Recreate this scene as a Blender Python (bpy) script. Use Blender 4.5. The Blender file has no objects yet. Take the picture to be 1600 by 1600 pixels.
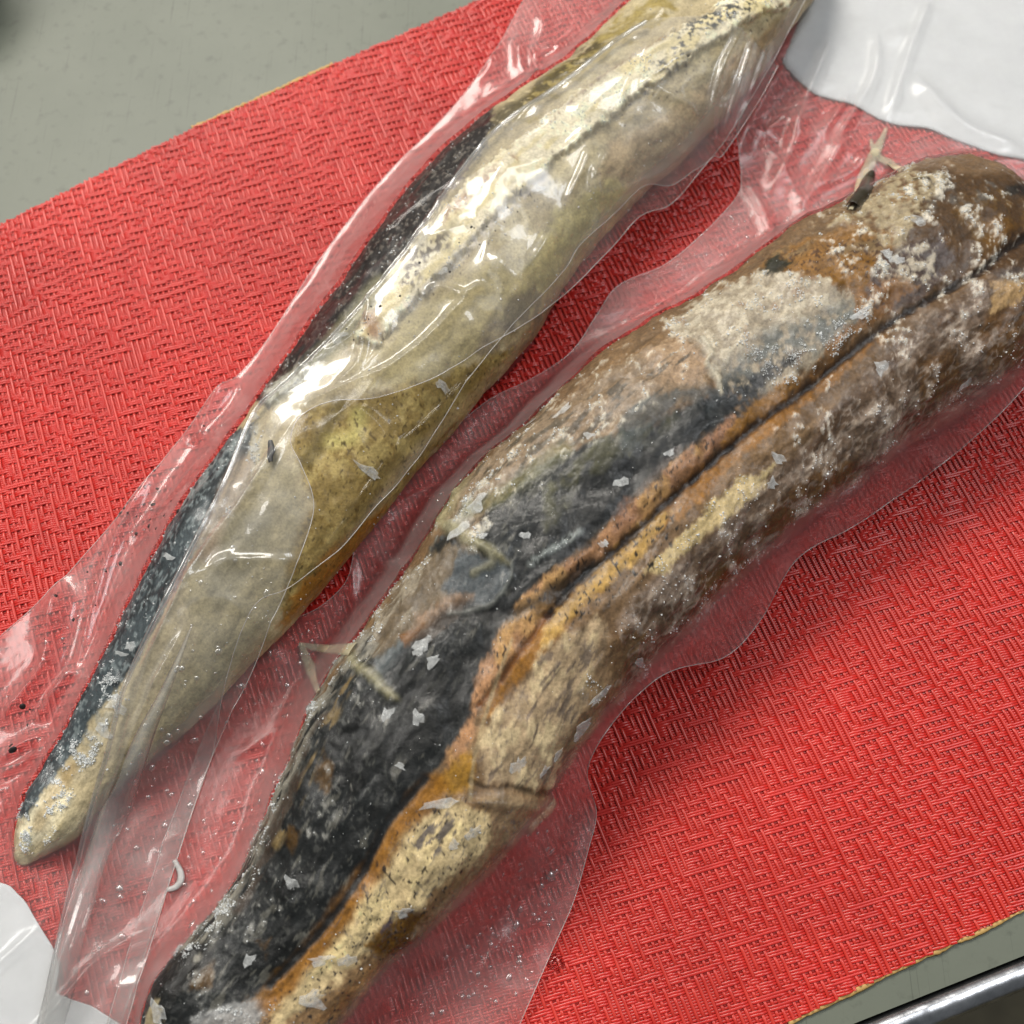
import bpy, math, random
import numpy as np

random.seed(7)
RNG = np.random.default_rng(11)
SC = bpy.context.scene
COL = SC.collection

# ------------------------------------------------------------------ camera
F = 1570.0                       # focal length in photo pixels (photo is 1600 wide)
TH = math.radians(20.0)          # tilt away from straight down
DIST = 0.285                     # metres from lens to the table along the axis
CAM = np.array([0, -DIST * math.sin(TH), DIST * math.cos(TH)])
UP = np.array([0, math.cos(TH), math.sin(TH)])
FW = np.array([0, math.sin(TH), -math.cos(TH)])
cam = bpy.data.cameras.new('camera')
cam.sensor_width = 36.0
cam.lens = 36.0 * F / 1600.0
cam.clip_start = 0.01
cam.clip_end = 20.0
cam.dof.use_dof = True
cam.dof.focus_distance = 0.252
cam.dof.aperture_fstop = 15.0
co = bpy.data.objects.new('camera', cam)
co.location = CAM
co.rotation_euler = (TH, 0, 0)
COL.objects.link(co)
SC.camera = co

# ------------------------------------------------------------------ light
w = bpy.data.worlds.new('World')
SC.world = w
w.use_nodes = True
w.node_tree.nodes['Background'].inputs[0].default_value = (0.92, 0.97, 1.0, 1)
w.node_tree.nodes['Background'].inputs[1].default_value = 0.13


def area(name, loc, target, sx, sy, power, col):
    l = bpy.data.lights.new(name, 'AREA')
    l.shape = 'RECTANGLE'
    l.size, l.size_y = sx, sy
    l.energy = power
    l.color = col
    o = bpy.data.objects.new(name, l)
    o.location = loc
    d = np.array(target, float) - np.array(loc, float)
    from mathutils import Vector
    o.rotation_euler = Vector(d).to_track_quat('-Z', 'Y').to_euler()
    COL.objects.link(o)


area('ceiling_lamp_far', (-0.55, 1.05, 1.25), (0, 0, 0), 1.05, 0.42, 31, (1.0, 0.95, 0.87))
area('ceiling_lamp_side', (-1.35, 0.25, 1.55), (0, 0, 0), 0.35, 0.9, 12, (1.0, 0.97, 0.92))
area('ceiling_lamp_near', (0.75, 0.45, 1.5), (0, 0, 0), 0.8, 0.5, 12, (0.96, 0.98, 1.0))

SC.view_settings.view_transform = 'Standard'
SC.view_settings.look = 'None'
SC.view_settings.exposure = 0.0
SC.view_settings.gamma = 1.0
SC.render.engine = 'CYCLES'
SC.cycles.use_denoising = True
SC.cycles.max_bounces = 10
SC.cycles.transparent_max_bounces = 16
SC.cycles.caustics_reflective = False
SC.cycles.sample_clamp_indirect = 4.0


# ------------------------------------------------------------------ helpers
def unproj(x, y, z):
    """photo pixel -> world point on the horizontal plane at height z"""
    x = np.asarray(x, float); y = np.asarray(y, float)
    rx = (x - 800) / F
    ry = -(y - 800) / F * UP[1] + FW[1]
    rz = -(y - 800) / F * UP[2] + FW[2]
    t = (z - CAM[2]) / rz
    return np.stack([CAM[0] + rx * t, CAM[1] + ry * t, np.broadcast_to(np.asarray(z, float), t.shape) + 0 * t], -1)


def proj(P):
    d = P - CAM
    dep = d @ FW
    return 800 + F * d[..., 0] / dep, 800 - F * (d @ UP) / dep


def lin(c):
    c = np.asarray(c, float) / 255.0
    return np.where(c <= 0.04045, c / 12.92, ((c + 0.055) / 1.055) ** 2.4)


NT = np.random.default_rng(3).random((64, 64, 64)).astype(np.float32)


def vnoise(P):
    i = np.floor(P).astype(np.int64)
    f = (P - i).astype(np.float32)
    f = f * f * (3 - 2 * f)
    i &= 63
    j = (i + 1) & 63
    x0, y0, z0 = i[..., 0], i[..., 1], i[..., 2]
    x1, y1, z1 = j[..., 0], j[..., 1], j[..., 2]
    fx, fy, fz = f[..., 0], f[..., 1], f[..., 2]
    a = NT[x0, y0, z0] * (1 - fx) + NT[x1, y0, z0] * fx
    b = NT[x0, y1, z0] * (1 - fx) + NT[x1, y1, z0] * fx
    c = NT[x0, y0, z1] * (1 - fx) + NT[x1, y0, z1] * fx
    d = NT[x0, y1, z1] * (1 - fx) + NT[x1, y1, z1] * fx
    return (a * (1 - fy) + b * fy) * (1 - fz) + (c * (1 - fy) + d * fy) * fz


def fbm(P, scale, octv=3, seed=0.0):
    """scale = size of the largest blobs (same unit as P); returns about 0..1 centred on 0.5"""
    P = P / scale + seed * 7.31 + 13.7
    s = 0; a = 1.0; t = 0
    for k in range(octv):
        s = s + a * vnoise(P * (2.03 ** k) + k * 5.17)
        t += a
        a *= 0.55
    return s / t


def sstep(a, b, x):
    t = np.clip((x - a) / (b - a), 0.0, 1.0)
    return t * t * (3 - 2 * t)


def catmull(pts, n):
    """smooth curve through the rows of pts, n samples even in arc length"""
    p = np.asarray(pts, float)
    p = np.vstack([2 * p[0] - p[1], p, 2 * p[-1] - p[-2]])
    out = []
    for k in range(1, len(p) - 2):
        t = np.linspace(0, 1, 24, endpoint=False)[:, None]
        a, b, c, d = p[k - 1], p[k], p[k + 1], p[k + 2]
        out.append(0.5 * (2 * b + (c - a) * t + (2 * a - 5 * b + 4 * c - d) * t ** 2 + (3 * b - a - 3 * c + d) * t ** 3))
    out.append(p[-2][None])
    q = np.vstack(out)
    s = np.r_[0, np.cumsum(np.linalg.norm(np.diff(q[:, :min(3, q.shape[1])], axis=0), axis=1))]
    u = np.linspace(0, s[-1], n)
    return np.stack([np.interp(u, s, q[:, k]) for k in range(q.shape[1])], -1)


def seg_dist(poly, X, Y, closed=False):
    p = np.asarray(poly, float)
    q = np.roll(p, -1, 0) if closed else p[1:]
    p0 = p if closed else p[:-1]
    best = np.full(X.shape, 1e18)
    tpar = np.zeros(X.shape)
    n = len(p0)
    for k in range(n):
        dx, dy = q[k] - p0[k]
        L2 = dx * dx + dy * dy + 1e-12
        t = np.clip(((X - p0[k, 0]) * dx + (Y - p0[k, 1]) * dy) / L2, 0, 1)
        d = (X - p0[k, 0] - t * dx) ** 2 + (Y - p0[k, 1] - t * dy) ** 2
        m = d < best
        best = np.where(m, d, best)
        tpar = np.where(m, (k + t) / n, tpar)
    return np.sqrt(best), tpar


def poly_sd(poly, X, Y):
    """signed distance, positive inside"""
    d, _ = seg_dist(poly, X, Y, True)
    p = np.asarray(poly, float)
    q = np.roll(p, -1, 0)
    ins = np.zeros(X.shape, bool)
    for a, b in zip(p, q):
        c = ((a[1] > Y) != (b[1] > Y)) & (X < (b[0] - a[0]) * (Y - a[1]) / (b[1] - a[1] + 1e-12) + a[0])
        ins ^= c
    return np.where(ins, d, -d)


def mesh_obj(name, V, faces, mat=None, parent=None, smooth=True, colors=None):
    """faces: (M,4) or (M,3) int array, or list of lists"""
    me = bpy.data.meshes.new(name)
    V = np.asarray(V, np.float32)
    if isinstance(faces, np.ndarray):
        k = faces.shape[1]
        me.vertices.add(len(V))
        me.vertices.foreach_set('co', V.ravel())
        me.loops.add(faces.size)
        me.loops.foreach_set('vertex_index', faces.ravel().astype(np.int32))
        me.polygons.add(len(faces))
        me.polygons.foreach_set('loop_start', np.arange(0, faces.size, k, dtype=np.int32))
        me.polygons.foreach_set('loop_total', np.full(len(faces), k, np.int32))
        me.update(calc_edges=True)
        me.validate()
    else:
        me.from_pydata([tuple(v) for v in V], [], faces)
        me.update()
    me.polygons.foreach_set('use_smooth', np.full(len(me.polygons), smooth))
    if colors is not None:
        at = me.color_attributes.new('paint', 'FLOAT_COLOR', 'POINT')
        at.data.foreach_set('color', np.asarray(colors, np.float32).ravel())
    if mat is not None:
        me.materials.append(mat)
    o = bpy.data.objects.new(name, me)
    COL.objects.link(o)
    if parent is not None:
        o.parent = parent
    return o


def thing(name, label, cat, group=None):
    o = bpy.data.objects.new(name, None)
    o.empty_display_size = 0.01
    COL.objects.link(o)
    tag(o, label, cat, group)
    return o


def tag(o, label=None, cat=None, group=None, kind=None):
    if label: o['label'] = label
    if cat: o['category'] = cat
    if group: o['group'] = group
    if kind: o['kind'] = kind
    return o


def grid_faces(nu, nv, wrap=False):
    i = np.arange(nu - 1)[:, None]
    j = np.arange(nv if wrap else nv - 1)[None, :]
    j1 = (j + 1) % nv
    return np.stack([i * nv + j, i * nv + j1, (i + 1) * nv + j1, (i + 1) * nv + j], -1).reshape(-1, 4)


def tube(path, r, n=6, cap=True):
    """vertices and quads of a tube along path; r scalar or per point"""
    P = np.asarray(path, float)
    r = np.broadcast_to(np.asarray(r, float), (len(P),))
    T = np.gradient(P, axis=0)
    T /= np.linalg.norm(T, axis=1)[:, None] + 1e-12
    A = np.cross(T, [0, 0, 1.0])
    bad = np.linalg.norm(A, axis=1) < 1e-3
    A[bad] = np.cross(T[bad], [1.0, 0, 0])
    A /= np.linalg.norm(A, axis=1)[:, None]
    B = np.cross(A, T)
    a = np.linspace(0, 2 * np.pi, n, endpoint=False)
    V = P[:, None] + r[:, None, None] * (np.cos(a)[None, :, None] * A[:, None] + np.sin(a)[None, :, None] * B[:, None])
    return V.reshape(-1, 3), grid_faces(len(P), n, True)


# ------------------------------------------------------------------ materials
def newmat(name):
    m = bpy.data.materials.new(name)
    m.use_nodes = True
    nt = m.node_tree
    return m, nt, nt.nodes['Principled BSDF'], nt.nodes['Material Output']


def N(nt, t, **k):
    n = nt.nodes.new(t)
    for a, v in k.items():
        setattr(n, a, v)
    return n


def noise_node(nt, scale, detail=4, rough=0.55, vec=None):
    n = N(nt, 'ShaderNodeTexNoise')
    n.inputs['Scale'].default_value = scale
    n.inputs['Detail'].default_value = detail
    n.inputs['Roughness'].default_value = rough
    if vec is None:
        g = N(nt, 'ShaderNodeNewGeometry')
        vec = g.outputs['Position']
    nt.links.new(vec, n.inputs['Vector'])
    return n


def ramp(nt, src, stops):
    r = N(nt, 'ShaderNodeValToRGB')
    e = r.color_ramp.elements
    while len(e) < len(stops):
        e.new(0.5)
    for el, (p, c) in zip(e, stops):
        el.position = p
        el.color = (*c, 1) if len(c) == 3 else c
    nt.links.new(src, r.inputs[0])
    return r


def bump(nt, src, strength, dist, bsdf):
    b = N(nt, 'ShaderNodeBump')
    b.inputs['Strength'].default_value = strength
    b.inputs['Distance'].default_value = dist
    nt.links.new(src, b.inputs['Height'])
    nt.links.new(b.outputs[0], bsdf.inputs['Normal'])
    return b


def plain(name, col, rough=0.5, spec=0.5, metal=0.0):
    m, nt, b, o = newmat(name)
    b.inputs['Base Color'].default_value = (*col, 1)
    b.inputs['Roughness'].default_value = rough
    b.inputs['Specular IOR Level'].default_value = spec
    b.inputs['Metallic'].default_value = metal
    return m


def mat_fish(name):
    m, nt, b, o = newmat(name)
    a = N(nt, 'ShaderNodeAttribute', attribute_name='paint')
    nz = noise_node(nt, 1500, 4, 0.65)
    mx = N(nt, 'ShaderNodeMixRGB', blend_type='MULTIPLY')
    mx.inputs[0].default_value = 0.55
    r = ramp(nt, nz.outputs['Fac'], [(0.3, (0.55, 0.54, 0.52)), (0.62, (1.25, 1.25, 1.22))])
    nt.links.new(a.outputs['Color'], mx.inputs[1])
    nt.links.new(r.outputs[0], mx.inputs[2])
    nt.links.new(mx.outputs[0], b.inputs['Base Color'])
    rr = ramp(nt, noise_node(nt, 420, 3).outputs['Fac'], [(0.35, (0.28,) * 3), (0.65, (0.62,) * 3)])
    nt.links.new(rr.outputs[0], b.inputs['Roughness'])
    b.inputs['Specular IOR Level'].default_value = 0.26
    bump(nt, nz.outputs['Fac'], 0.35, 0.0004, b)
    return m


def mat_film(name, veil, rough, refl, bumpd, tint=(0.96, 0.96, 0.955), haze=0.0, contact=False, bscale=130):
    """clear plastic: see-through with an uneven milky veil and a gloss. Where the film is wetted
    against the fish (attribute 'paint', red = 1) it loses its milkiness and most of its gloss."""
    m, nt, b, o = newmat(name)
    nt.nodes.remove(b)
    L = nt.links.new

    def math_(op, x, y):
        n = N(nt, 'ShaderNodeMath', operation=op)
        for k, v in enumerate((x, y)):
            if isinstance(v, (int, float)):
                n.inputs[k].default_value = v
            else:
                L(v, n.inputs[k])
        return n.outputs[0]
    if contact:
        at = N(nt, 'ShaderNodeAttribute', attribute_name='paint')
        sp = N(nt, 'ShaderNodeSeparateColor')
        L(at.outputs['Color'], sp.inputs[0])
        con = sp.outputs[0]
        free = math_('SUBTRACT', 1.0, con)
    tr = N(nt, 'ShaderNodeBsdfTransparent')
    tr.inputs[0].default_value = (*tint, 1)
    df = N(nt, 'ShaderNodeBsdfDiffuse')
    df.inputs[0].default_value = (0.78, 0.78, 0.76, 1)
    gl = N(nt, 'ShaderNodeBsdfGlossy')
    gl.inputs['Roughness'].default_value = rough
    vz = noise_node(nt, 55, 4, 0.6)
    vr = ramp(nt, vz.outputs['Fac'], [(0.32, (veil * 0.55,) * 3), (0.68, (veil * 1.5,) * 3)])
    vfac = vr.outputs[0]
    if contact:
        vfac = math_('MULTIPLY', vfac, math_('ADD', math_('MULTIPLY', free, 0.93), 0.07))
        L(math_('ADD', math_('MULTIPLY', con, 0.06), rough), gl.inputs['Roughness'])
    m1 = N(nt, 'ShaderNodeMixShader')
    L(vfac, m1.inputs[0])
    if haze > 0:
        rf = N(nt, 'ShaderNodeBsdfRefraction')
        rf.inputs['Roughness'].default_value = 0.30
        rf.inputs['IOR'].default_value = 1.05
        m0 = N(nt, 'ShaderNodeMixShader')
        if contact:
            L(math_('MULTIPLY', free, haze), m0.inputs[0])
        else:
            m0.inputs[0].default_value = haze
        L(tr.outputs[0], m0.inputs[1])
        L(rf.outputs[0], m0.inputs[2])
        L(m0.outputs[0], m1.inputs[1])
    else:
        L(tr.outputs[0], m1.inputs[1])
    L(df.outputs[0], m1.inputs[2])
    lw = N(nt, 'ShaderNodeLayerWeight')
    lw.inputs['Blend'].default_value = 0.5
    fr = math_('ADD', math_('MULTIPLY', math_('POWER', lw.outputs['Facing'], 4.0), 0.75), refl)
    if contact:
        fr = math_('MULTIPLY', fr, math_('ADD', math_('MULTIPLY', free, 0.72), 0.28))
    g2 = N(nt, 'ShaderNodeBsdfGlossy')
    g2.inputs['Roughness'].default_value = 0.34
    mg = N(nt, 'ShaderNodeMixShader')
    mg.inputs[0].default_value = 0.5
    if contact:
        L(math_('MULTIPLY', free, 0.5), mg.inputs[0])
    L(gl.outputs[0], mg.inputs[1])
    L(g2.outputs[0], mg.inputs[2])
    m2 = N(nt, 'ShaderNodeMixShader')
    L(fr, m2.inputs[0])
    L(m1.outputs[0], m2.inputs[1])
    L(mg.outputs[0], m2.inputs[2])
    L(m2.outputs[0], o.inputs['Surface'])
    if bumpd:
        nz = noise_node(nt, bscale, 5, 0.6)
        bp = N(nt, 'ShaderNodeBump')
        bp.inputs['Strength'].default_value = 0.5
        bp.inputs['Distance'].default_value = bumpd
        L(nz.outputs['Fac'], bp.inputs['Height'])
        L(bp.outputs[0], gl.inputs['Normal'])
        L(bp.outputs[0], lw.inputs['Normal'])
    return m


def mat_thread(name, c0, c1):
    m, nt, b, o = newmat(name)
    r = ramp(nt, noise_node(nt, 330, 3).outputs['Fac'], [(0.3, c0), (0.7, c1)])
    # slow fading over the mat: random darker and pinker patches
    r2 = ramp(nt, noise_node(nt, 16, 4, 0.6).outputs['Fac'], [(0.28, (0.78, 0.80, 0.80)), (0.62, (1.0, 1.0, 1.0)), (0.75, (1.06, 1.25, 1.25))])
    mx = N(nt, 'ShaderNodeMixRGB', blend_type='MULTIPLY')
    mx.inputs[0].default_value = 1.0
    nt.links.new(r.outputs[0], mx.inputs[1])
    nt.links.new(r2.outputs[0], mx.inputs[2])
    nt.links.new(mx.outputs[0], b.inputs['Base Color'])
    b.inputs['Roughness'].default_value = 0.30
    b.inputs['Specular IOR Level'].default_value = 0.46
    return m


def mat_ice(name, alpha=0.55):
    m, nt, b, o = newmat(name)
    nt.nodes.remove(b)
    tr = N(nt, 'ShaderNodeBsdfTransparent')
    pr = N(nt, 'ShaderNodeBsdfPrincipled')
    pr.inputs['Base Color'].default_value = (0.82, 0.84, 0.84, 1)
    pr.inputs['Roughness'].default_value = 0.22
    nz = noise_node(nt, 700, 3)
    r = ramp(nt, nz.outputs['Fac'], [(0.35, (alpha * 0.6,) * 3), (0.65, (min(1, alpha * 1.35),) * 3)])
    mx = N(nt, 'ShaderNodeMixShader')
    nt.links.new(r.outputs[0], mx.inputs[0])
    nt.links.new(tr.outputs[0], mx.inputs[1])
    nt.links.new(pr.outputs[0], mx.inputs[2])
    nt.links.new(mx.outputs[0], o.inputs['Surface'])
    bump(nt, nz.outputs['Fac'], 0.5, 0.0005, pr)
    return m


def mat_table():
    m, nt, b, o = newmat('grey_table_paint')
    n1 = noise_node(nt, 18, 6, 0.6)
    r = ramp(nt, n1.outputs['Fac'], [(0.3, tuple(lin((98, 103, 91)))), (0.7, tuple(lin((110, 114, 102))))])
    g = N(nt, 'ShaderNodeNewGeometry')
    mp = N(nt, 'ShaderNodeMapping')
    mp.inputs['Rotation'].default_value = (0, 0, 0.9)
    mp.inputs['Scale'].default_value = (1500, 26, 1)
    nt.links.new(g.outputs['Position'], mp.inputs[0])
    n2 = noise_node(nt, 1.0, 2, 0.5, mp.outputs[0])
    r2 = ramp(nt, n2.outputs['Fac'], [(0.29, (0.5,) * 3), (0.35, (1,) * 3)])
    n3 = noise_node(nt, 260, 4)
    r3 = ramp(nt, n3.outputs['Fac'], [(0.28, (0.55,) * 3), (0.44, (1,) * 3)])
    for k in (r2, r3):
        mx = N(nt, 'ShaderNodeMixRGB', blend_type='MULTIPLY')
        mx.inputs[0].default_value = 0.5
        nt.links.new(r.outputs[0], mx.inputs[1])
        nt.links.new(k.outputs[0], mx.inputs[2])
        r = mx
    nt.links.new(r.outputs[0], b.inputs['Base Color'])
    b.inputs['Roughness'].default_value = 0.48
    b.inputs['Specular IOR Level'].default_value = 0.35
    bump(nt, n3.outputs['Fac'], 0.08, 0.0005, b)
    return m


def mat_metal():
    m, nt, b, o = newmat('worn_steel')
    b.inputs['Metallic'].default_value = 1.0
    r = ramp(nt, noise_node(nt, 140, 5, 0.65).outputs['Fac'], [(0.3, (0.32, 0.33, 0.35)), (0.7, (0.72, 0.73, 0.76))])
    nt.links.new(r.outputs[0], b.inputs['Base Color'])
    b.inputs['Roughness'].default_value = 0.3
    bump(nt, noise_node(nt, 260, 4).outputs['Fac'], 0.15, 0.0006, b)
    return m


def mat_paper():
    m, nt, b, o = newmat('white_label_paper')
    r = ramp(nt, noise_node(nt, 60, 4).outputs['Fac'], [(0.3, (0.70, 0.71, 0.73)), (0.7, (0.77, 0.78, 0.80))])
    nt.links.new(r.outputs[0], b.inputs['Base Color'])
    b.inputs['Roughness'].default_value = 0.75
    bump(nt, noise_node(nt, 45, 3).outputs['Fac'], 0.3, 0.002, b)
    return m


def mat_skin(name, col, alpha):
    m, nt, b, o = newmat(name)
    r = ramp(nt, noise_node(nt, 300, 4).outputs['Fac'], [(0.3, tuple(np.array(col) * 0.75)), (0.7, tuple(np.minimum(1, np.array(col) * 1.15)))])
    nt.links.new(r.outputs[0], b.inputs['Base Color'])
    b.inputs['Roughness'].default_value = 0.35
    b.inputs['Alpha'].default_value = alpha
    bump(nt, noise_node(nt, 700, 3).outputs['Fac'], 0.4, 0.0006, b)
    return m


M_FISH = mat_fish('frozen_fish_flesh')
M_FILM_A = mat_film('tight_bag_film', 0.11, 0.12, 0.055, 0.0009, haze=0.3, contact=True, bscale=330)
M_FILM_B = mat_film('loose_bag_film', 0.10, 0.09, 0.06, 0.0002, haze=0.25, contact=True)
M_FLAP = mat_film('folded_bag_film', 0.085, 0.09, 0.075, 0.0002)
M_EDGE = mat_film('bag_film_cut_edge', 0.34, 0.2, 0.10, 0, (0.95, 0.9, 0.88))
M_DROP = mat_film('bag_droplets', 0.08, 0.03, 0.22, 0)
M_WARP = mat_thread('red_vinyl_warp', (0.55, 0.034, 0.024), (0.67, 0.054, 0.038))
M_WEFT = mat_thread('red_vinyl_weft', (0.53, 0.021, 0.016), (0.65, 0.035, 0.026))
M_BACK = plain('mat_backing', (0.26, 0.016, 0.014), 0.7)  # dark red carries the lower weft and the shade in the thread gaps
M_GLUE = plain('tan_backing_foam', tuple(lin((186, 150, 88))), 0.6)
M_TABLE = mat_table()
M_METAL = mat_metal()
M_PAPER = mat_paper()
M_ICE = mat_ice('ice_flakes', 0.24)
M_FROST = mat_ice('frost_grains', 0.75)
M_SKIN = mat_skin('pale_skin', tuple(lin((224, 214, 180))), 0.45)
M_SKIN2 = mat_skin('tan_skin', tuple(lin((176, 150, 116))), 0.93)
M_BLACK = plain('black_specks', (0.015, 0.013, 0.012), 0.5)

# ------------------------------------------------------------------ the setting
ZM = 0.0016                      # top of the placemat

rimA = unproj(1278, 1622, 0)[:2]
rimB = unproj(1600, 1493, 0)[:2]
rd = (rimB - rimA) / np.linalg.norm(rimB - rimA)
rn = np.array([rd[1], -rd[0]])   # away from the table, towards the viewer's right
rmid = (rimA + rimB) / 2


def on_rim(s, t, z):
    p = rmid + rd * s + rn * t
    return (p[0], p[1], z)


TT = 0.03
V = [on_rim(-1.0, 0, 0), on_rim(0.9, 0, 0), on_rim(0.9, -1.3, 0), on_rim(-1.0, -1.3, 0)]
V += [(x, y, -TT) for x, y, z in V]
table = mesh_obj('table_top', np.array(V), [[0, 1, 2, 3], [7, 6, 5, 4], [0, 4, 5, 1], [1, 5, 6, 2], [2, 6, 7, 3], [3, 7, 4, 0]], M_TABLE, smooth=False)
tag(table, 'worn grey table top under the red placemat', 'table', kind='structure')
# rolled steel edge: a lofted profile with small dents
prof = [(0.0006, -0.0012), (0.0012, 0.0004), (0.0026, 0.0013), (0.0045, 0.0012), (0.0062, 0.0002), (0.0073, -0.0018), (0.0076, -0.005), (0.0072, -0.028), (0.0006, -0.029)]
ns = 300
S = np.linspace(-1.0, 0.9, ns)
S = np.sort(np.r_[S, np.linspace(-0.08, 0.08, 260)])
RV = []
for k, s in enumerate(S):
    dn = 0.0004 * (vnoise(np.array([[s * 130, 1.3, 4.4]]))[0] - 0.5) + 0.0002 * (vnoise(np.array([[s * 420, 7.3, 4.4]]))[0] - 0.5)
    dent = -0.0012 * math.exp(-((s + 0.022) / 0.004) ** 2)
    for q, (t, z) in enumerate(prof):
        ww = 1.0 if 1 <= q <= 5 else 0.2
        RV.append(on_rim(s, t + 0.3 * dn * ww, z + (dn + dent) * ww))
rim = mesh_obj('metal_rim', np.array(RV), grid_faces(len(S), len(prof), True), M_METAL, table)
fl = mesh_obj('floor', np.array([(-4, -4, -0.75), (4, -4, -0.75), (4, 4, -0.75), (-4, 4, -0.75)]), [[0, 1, 2, 3]], None)
mf, nt, b, o_ = newmat('dark_floor')
r = ramp(nt, noise_node(nt, 30, 5).outputs['Fac'], [(0.3, (0.12, 0.10, 0.055)), (0.7, (0.19, 0.16, 0.09))])
nt.links.new(r.outputs[0], b.inputs['Base Color'])
fl.data.materials.append(mf)
tag(fl, kind='structure')

# ------------------------------------------------------------------ the two fish: shape
FISH2 = [((1640, 300), (1790, 420)), ((1540, 280), (1720, 470)), ((1440, 272), (1640, 535)), ((1370, 305), (1560, 610)),
         ((1290, 345), (1462, 665)), ((1190, 400), (1370, 732)), ((1080, 480), (1266, 812)), ((960, 552), (1165, 902)),
         ((860, 640), (1066, 996)), ((750, 735), (980, 1084)), ((680, 830), (905, 1172)), ((615, 925), (850, 1260)),
         ((545, 1020), (780, 1345)), ((490, 1110), (715, 1410)), ((440, 1220), (650, 1470)), ((380, 1350), (590, 1530)),
         ((310, 1460), (530, 1600)), ((235, 1550), (470, 1670)), ((190, 1640), (400, 1740)), ((175, 1740), (320, 1800))]
FISH1 = [((1140, -130), (1360, -90)), ((1050, -40), (1265, 5)), ((960, 40), (1196, 102)), ((880, 110), (1108, 205)),
         ((800, 165), (1012, 290)), ((720, 225), (940, 368)), ((650, 295), (882, 450)), ((590, 375), (822, 542)),
         ((530, 460), (750, 620)), ((470, 545), (680, 700)), ((405, 630), (610, 785)), ((345, 720), (530, 885)),
         ((280, 810), (450, 975)), ((225, 905), (370, 1060)), ((175, 1010), (300, 1130)), ((130, 1100), (230, 1190)),
         ((80, 1180), (165, 1250)), ((40, 1240), (115, 1310)), ((15, 1290), (70, 1345)), ((8, 1330), (42, 1362))]


class Fish:
    pass


def build_fish_shape(pairs, nu, nv, hk, taper0, taper1, power=2.25):
    f = Fish()
    a = np.array([p[0] for p in pairs], float)
    b = np.array([p[1] for p in pairs], float)
    # heights from widths, then place the outlines at the height where the body is widest
    wpx = np.linalg.norm(a - b, axis=1)
    L0 = unproj(a[:, 0], a[:, 1], 0.015)
    R0 = unproj(b[:, 0], b[:, 1], 0.015)
    W0 = np.linalg.norm(L0 - R0, axis=1)
    H0 = W0 * hk
    zc = ZM + 0.42 * H0
    L = np.array([unproj(a[k, 0], a[k, 1], zc[k]) for k in range(len(a))])
    R = np.array([unproj(b[k, 0], b[k, 1], zc[k]) for k in range(len(b))])
    C = catmull(np.hstack([(L + R) / 2, L, R, H0[:, None]]), nu)
    c, l, r, H = C[:, :3], C[:, 3:6], C[:, 6:9], C[:, 9]
    u = np.r_[0, np.cumsum(np.linalg.norm(np.diff(c, axis=0), axis=1))]
    tp = np.ones(nu)
    if taper0: tp = tp * np.sqrt(np.clip(u / taper0, 0.0004, 1))
    if taper1: tp = tp * np.sqrt(np.clip((u[-1] - u) / taper1, 0.0004, 1))
    ax = (r - l)
    wid = np.linalg.norm(ax[:, :2], axis=1) / 2 * np.sqrt(tp)
    ax = ax / np.linalg.norm(ax[:, :2], axis=1)[:, None]
    H = H * tp
    # around: most of the rows on the upper side
    nlo = max(10, nv // 9)
    e = 2 / power

    def prof(v):
        return np.sign(np.cos(v)) * np.abs(np.cos(v)) ** e, np.sign(np.sin(v)) * np.abs(np.sin(v)) ** e

    def even(v0, v1, n, ends):
        vf = np.linspace(math.radians(v0), math.radians(v1), 20001)
        x_, z_ = prof(vf)
        z_ = z_ * hk * np.where(z_ > 0, 1.16, 0.84)
        L_ = np.r_[0, np.cumsum(np.hypot(np.diff(x_), np.diff(z_)))]
        q_ = np.linspace(0, 1, n) if ends else np.linspace(0, 1, n + 2)[1:-1]
        return np.interp(q_ * L_[-1], L_, vf)
    v = np.r_[even(-38, 218, nv - nlo, True), even(218, 322, nlo, False)]
    cx, sz = prof(v)
    zc = 0.42 * H
    zz = ZM + zc[:, None] + np.where(sz > 0, sz * (H - zc)[:, None], sz * zc[:, None] * 0.96)
    P = c[:, None, :2] + ax[:, None, :2] * (wid[:, None] * cx[None, :])[..., None]
    P = np.concatenate([P, zz[..., None]], -1)
    f.P, f.u, f.nu, f.nv = P, u, nu, nv
    f.vlen = (np.cumsum(np.r_[0, np.linalg.norm(np.diff(P[nu // 2], axis=0), axis=1)]))
    f.hk = H
    return f


def normals(P):
    du = np.gradient(P, axis=0)
    dv = np.gradient(P, axis=1)
    n = np.cross(du, dv)
    n /= np.linalg.norm(n, axis=-1)[..., None] + 1e-12
    return n


f2 = build_fish_shape(FISH2, 900, 330, 0.56, 0.03, 0.03, 2.5)
f1 = build_fish_shape(FISH1, 760, 240, 0.56, 0.03, 0.014)


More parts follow.
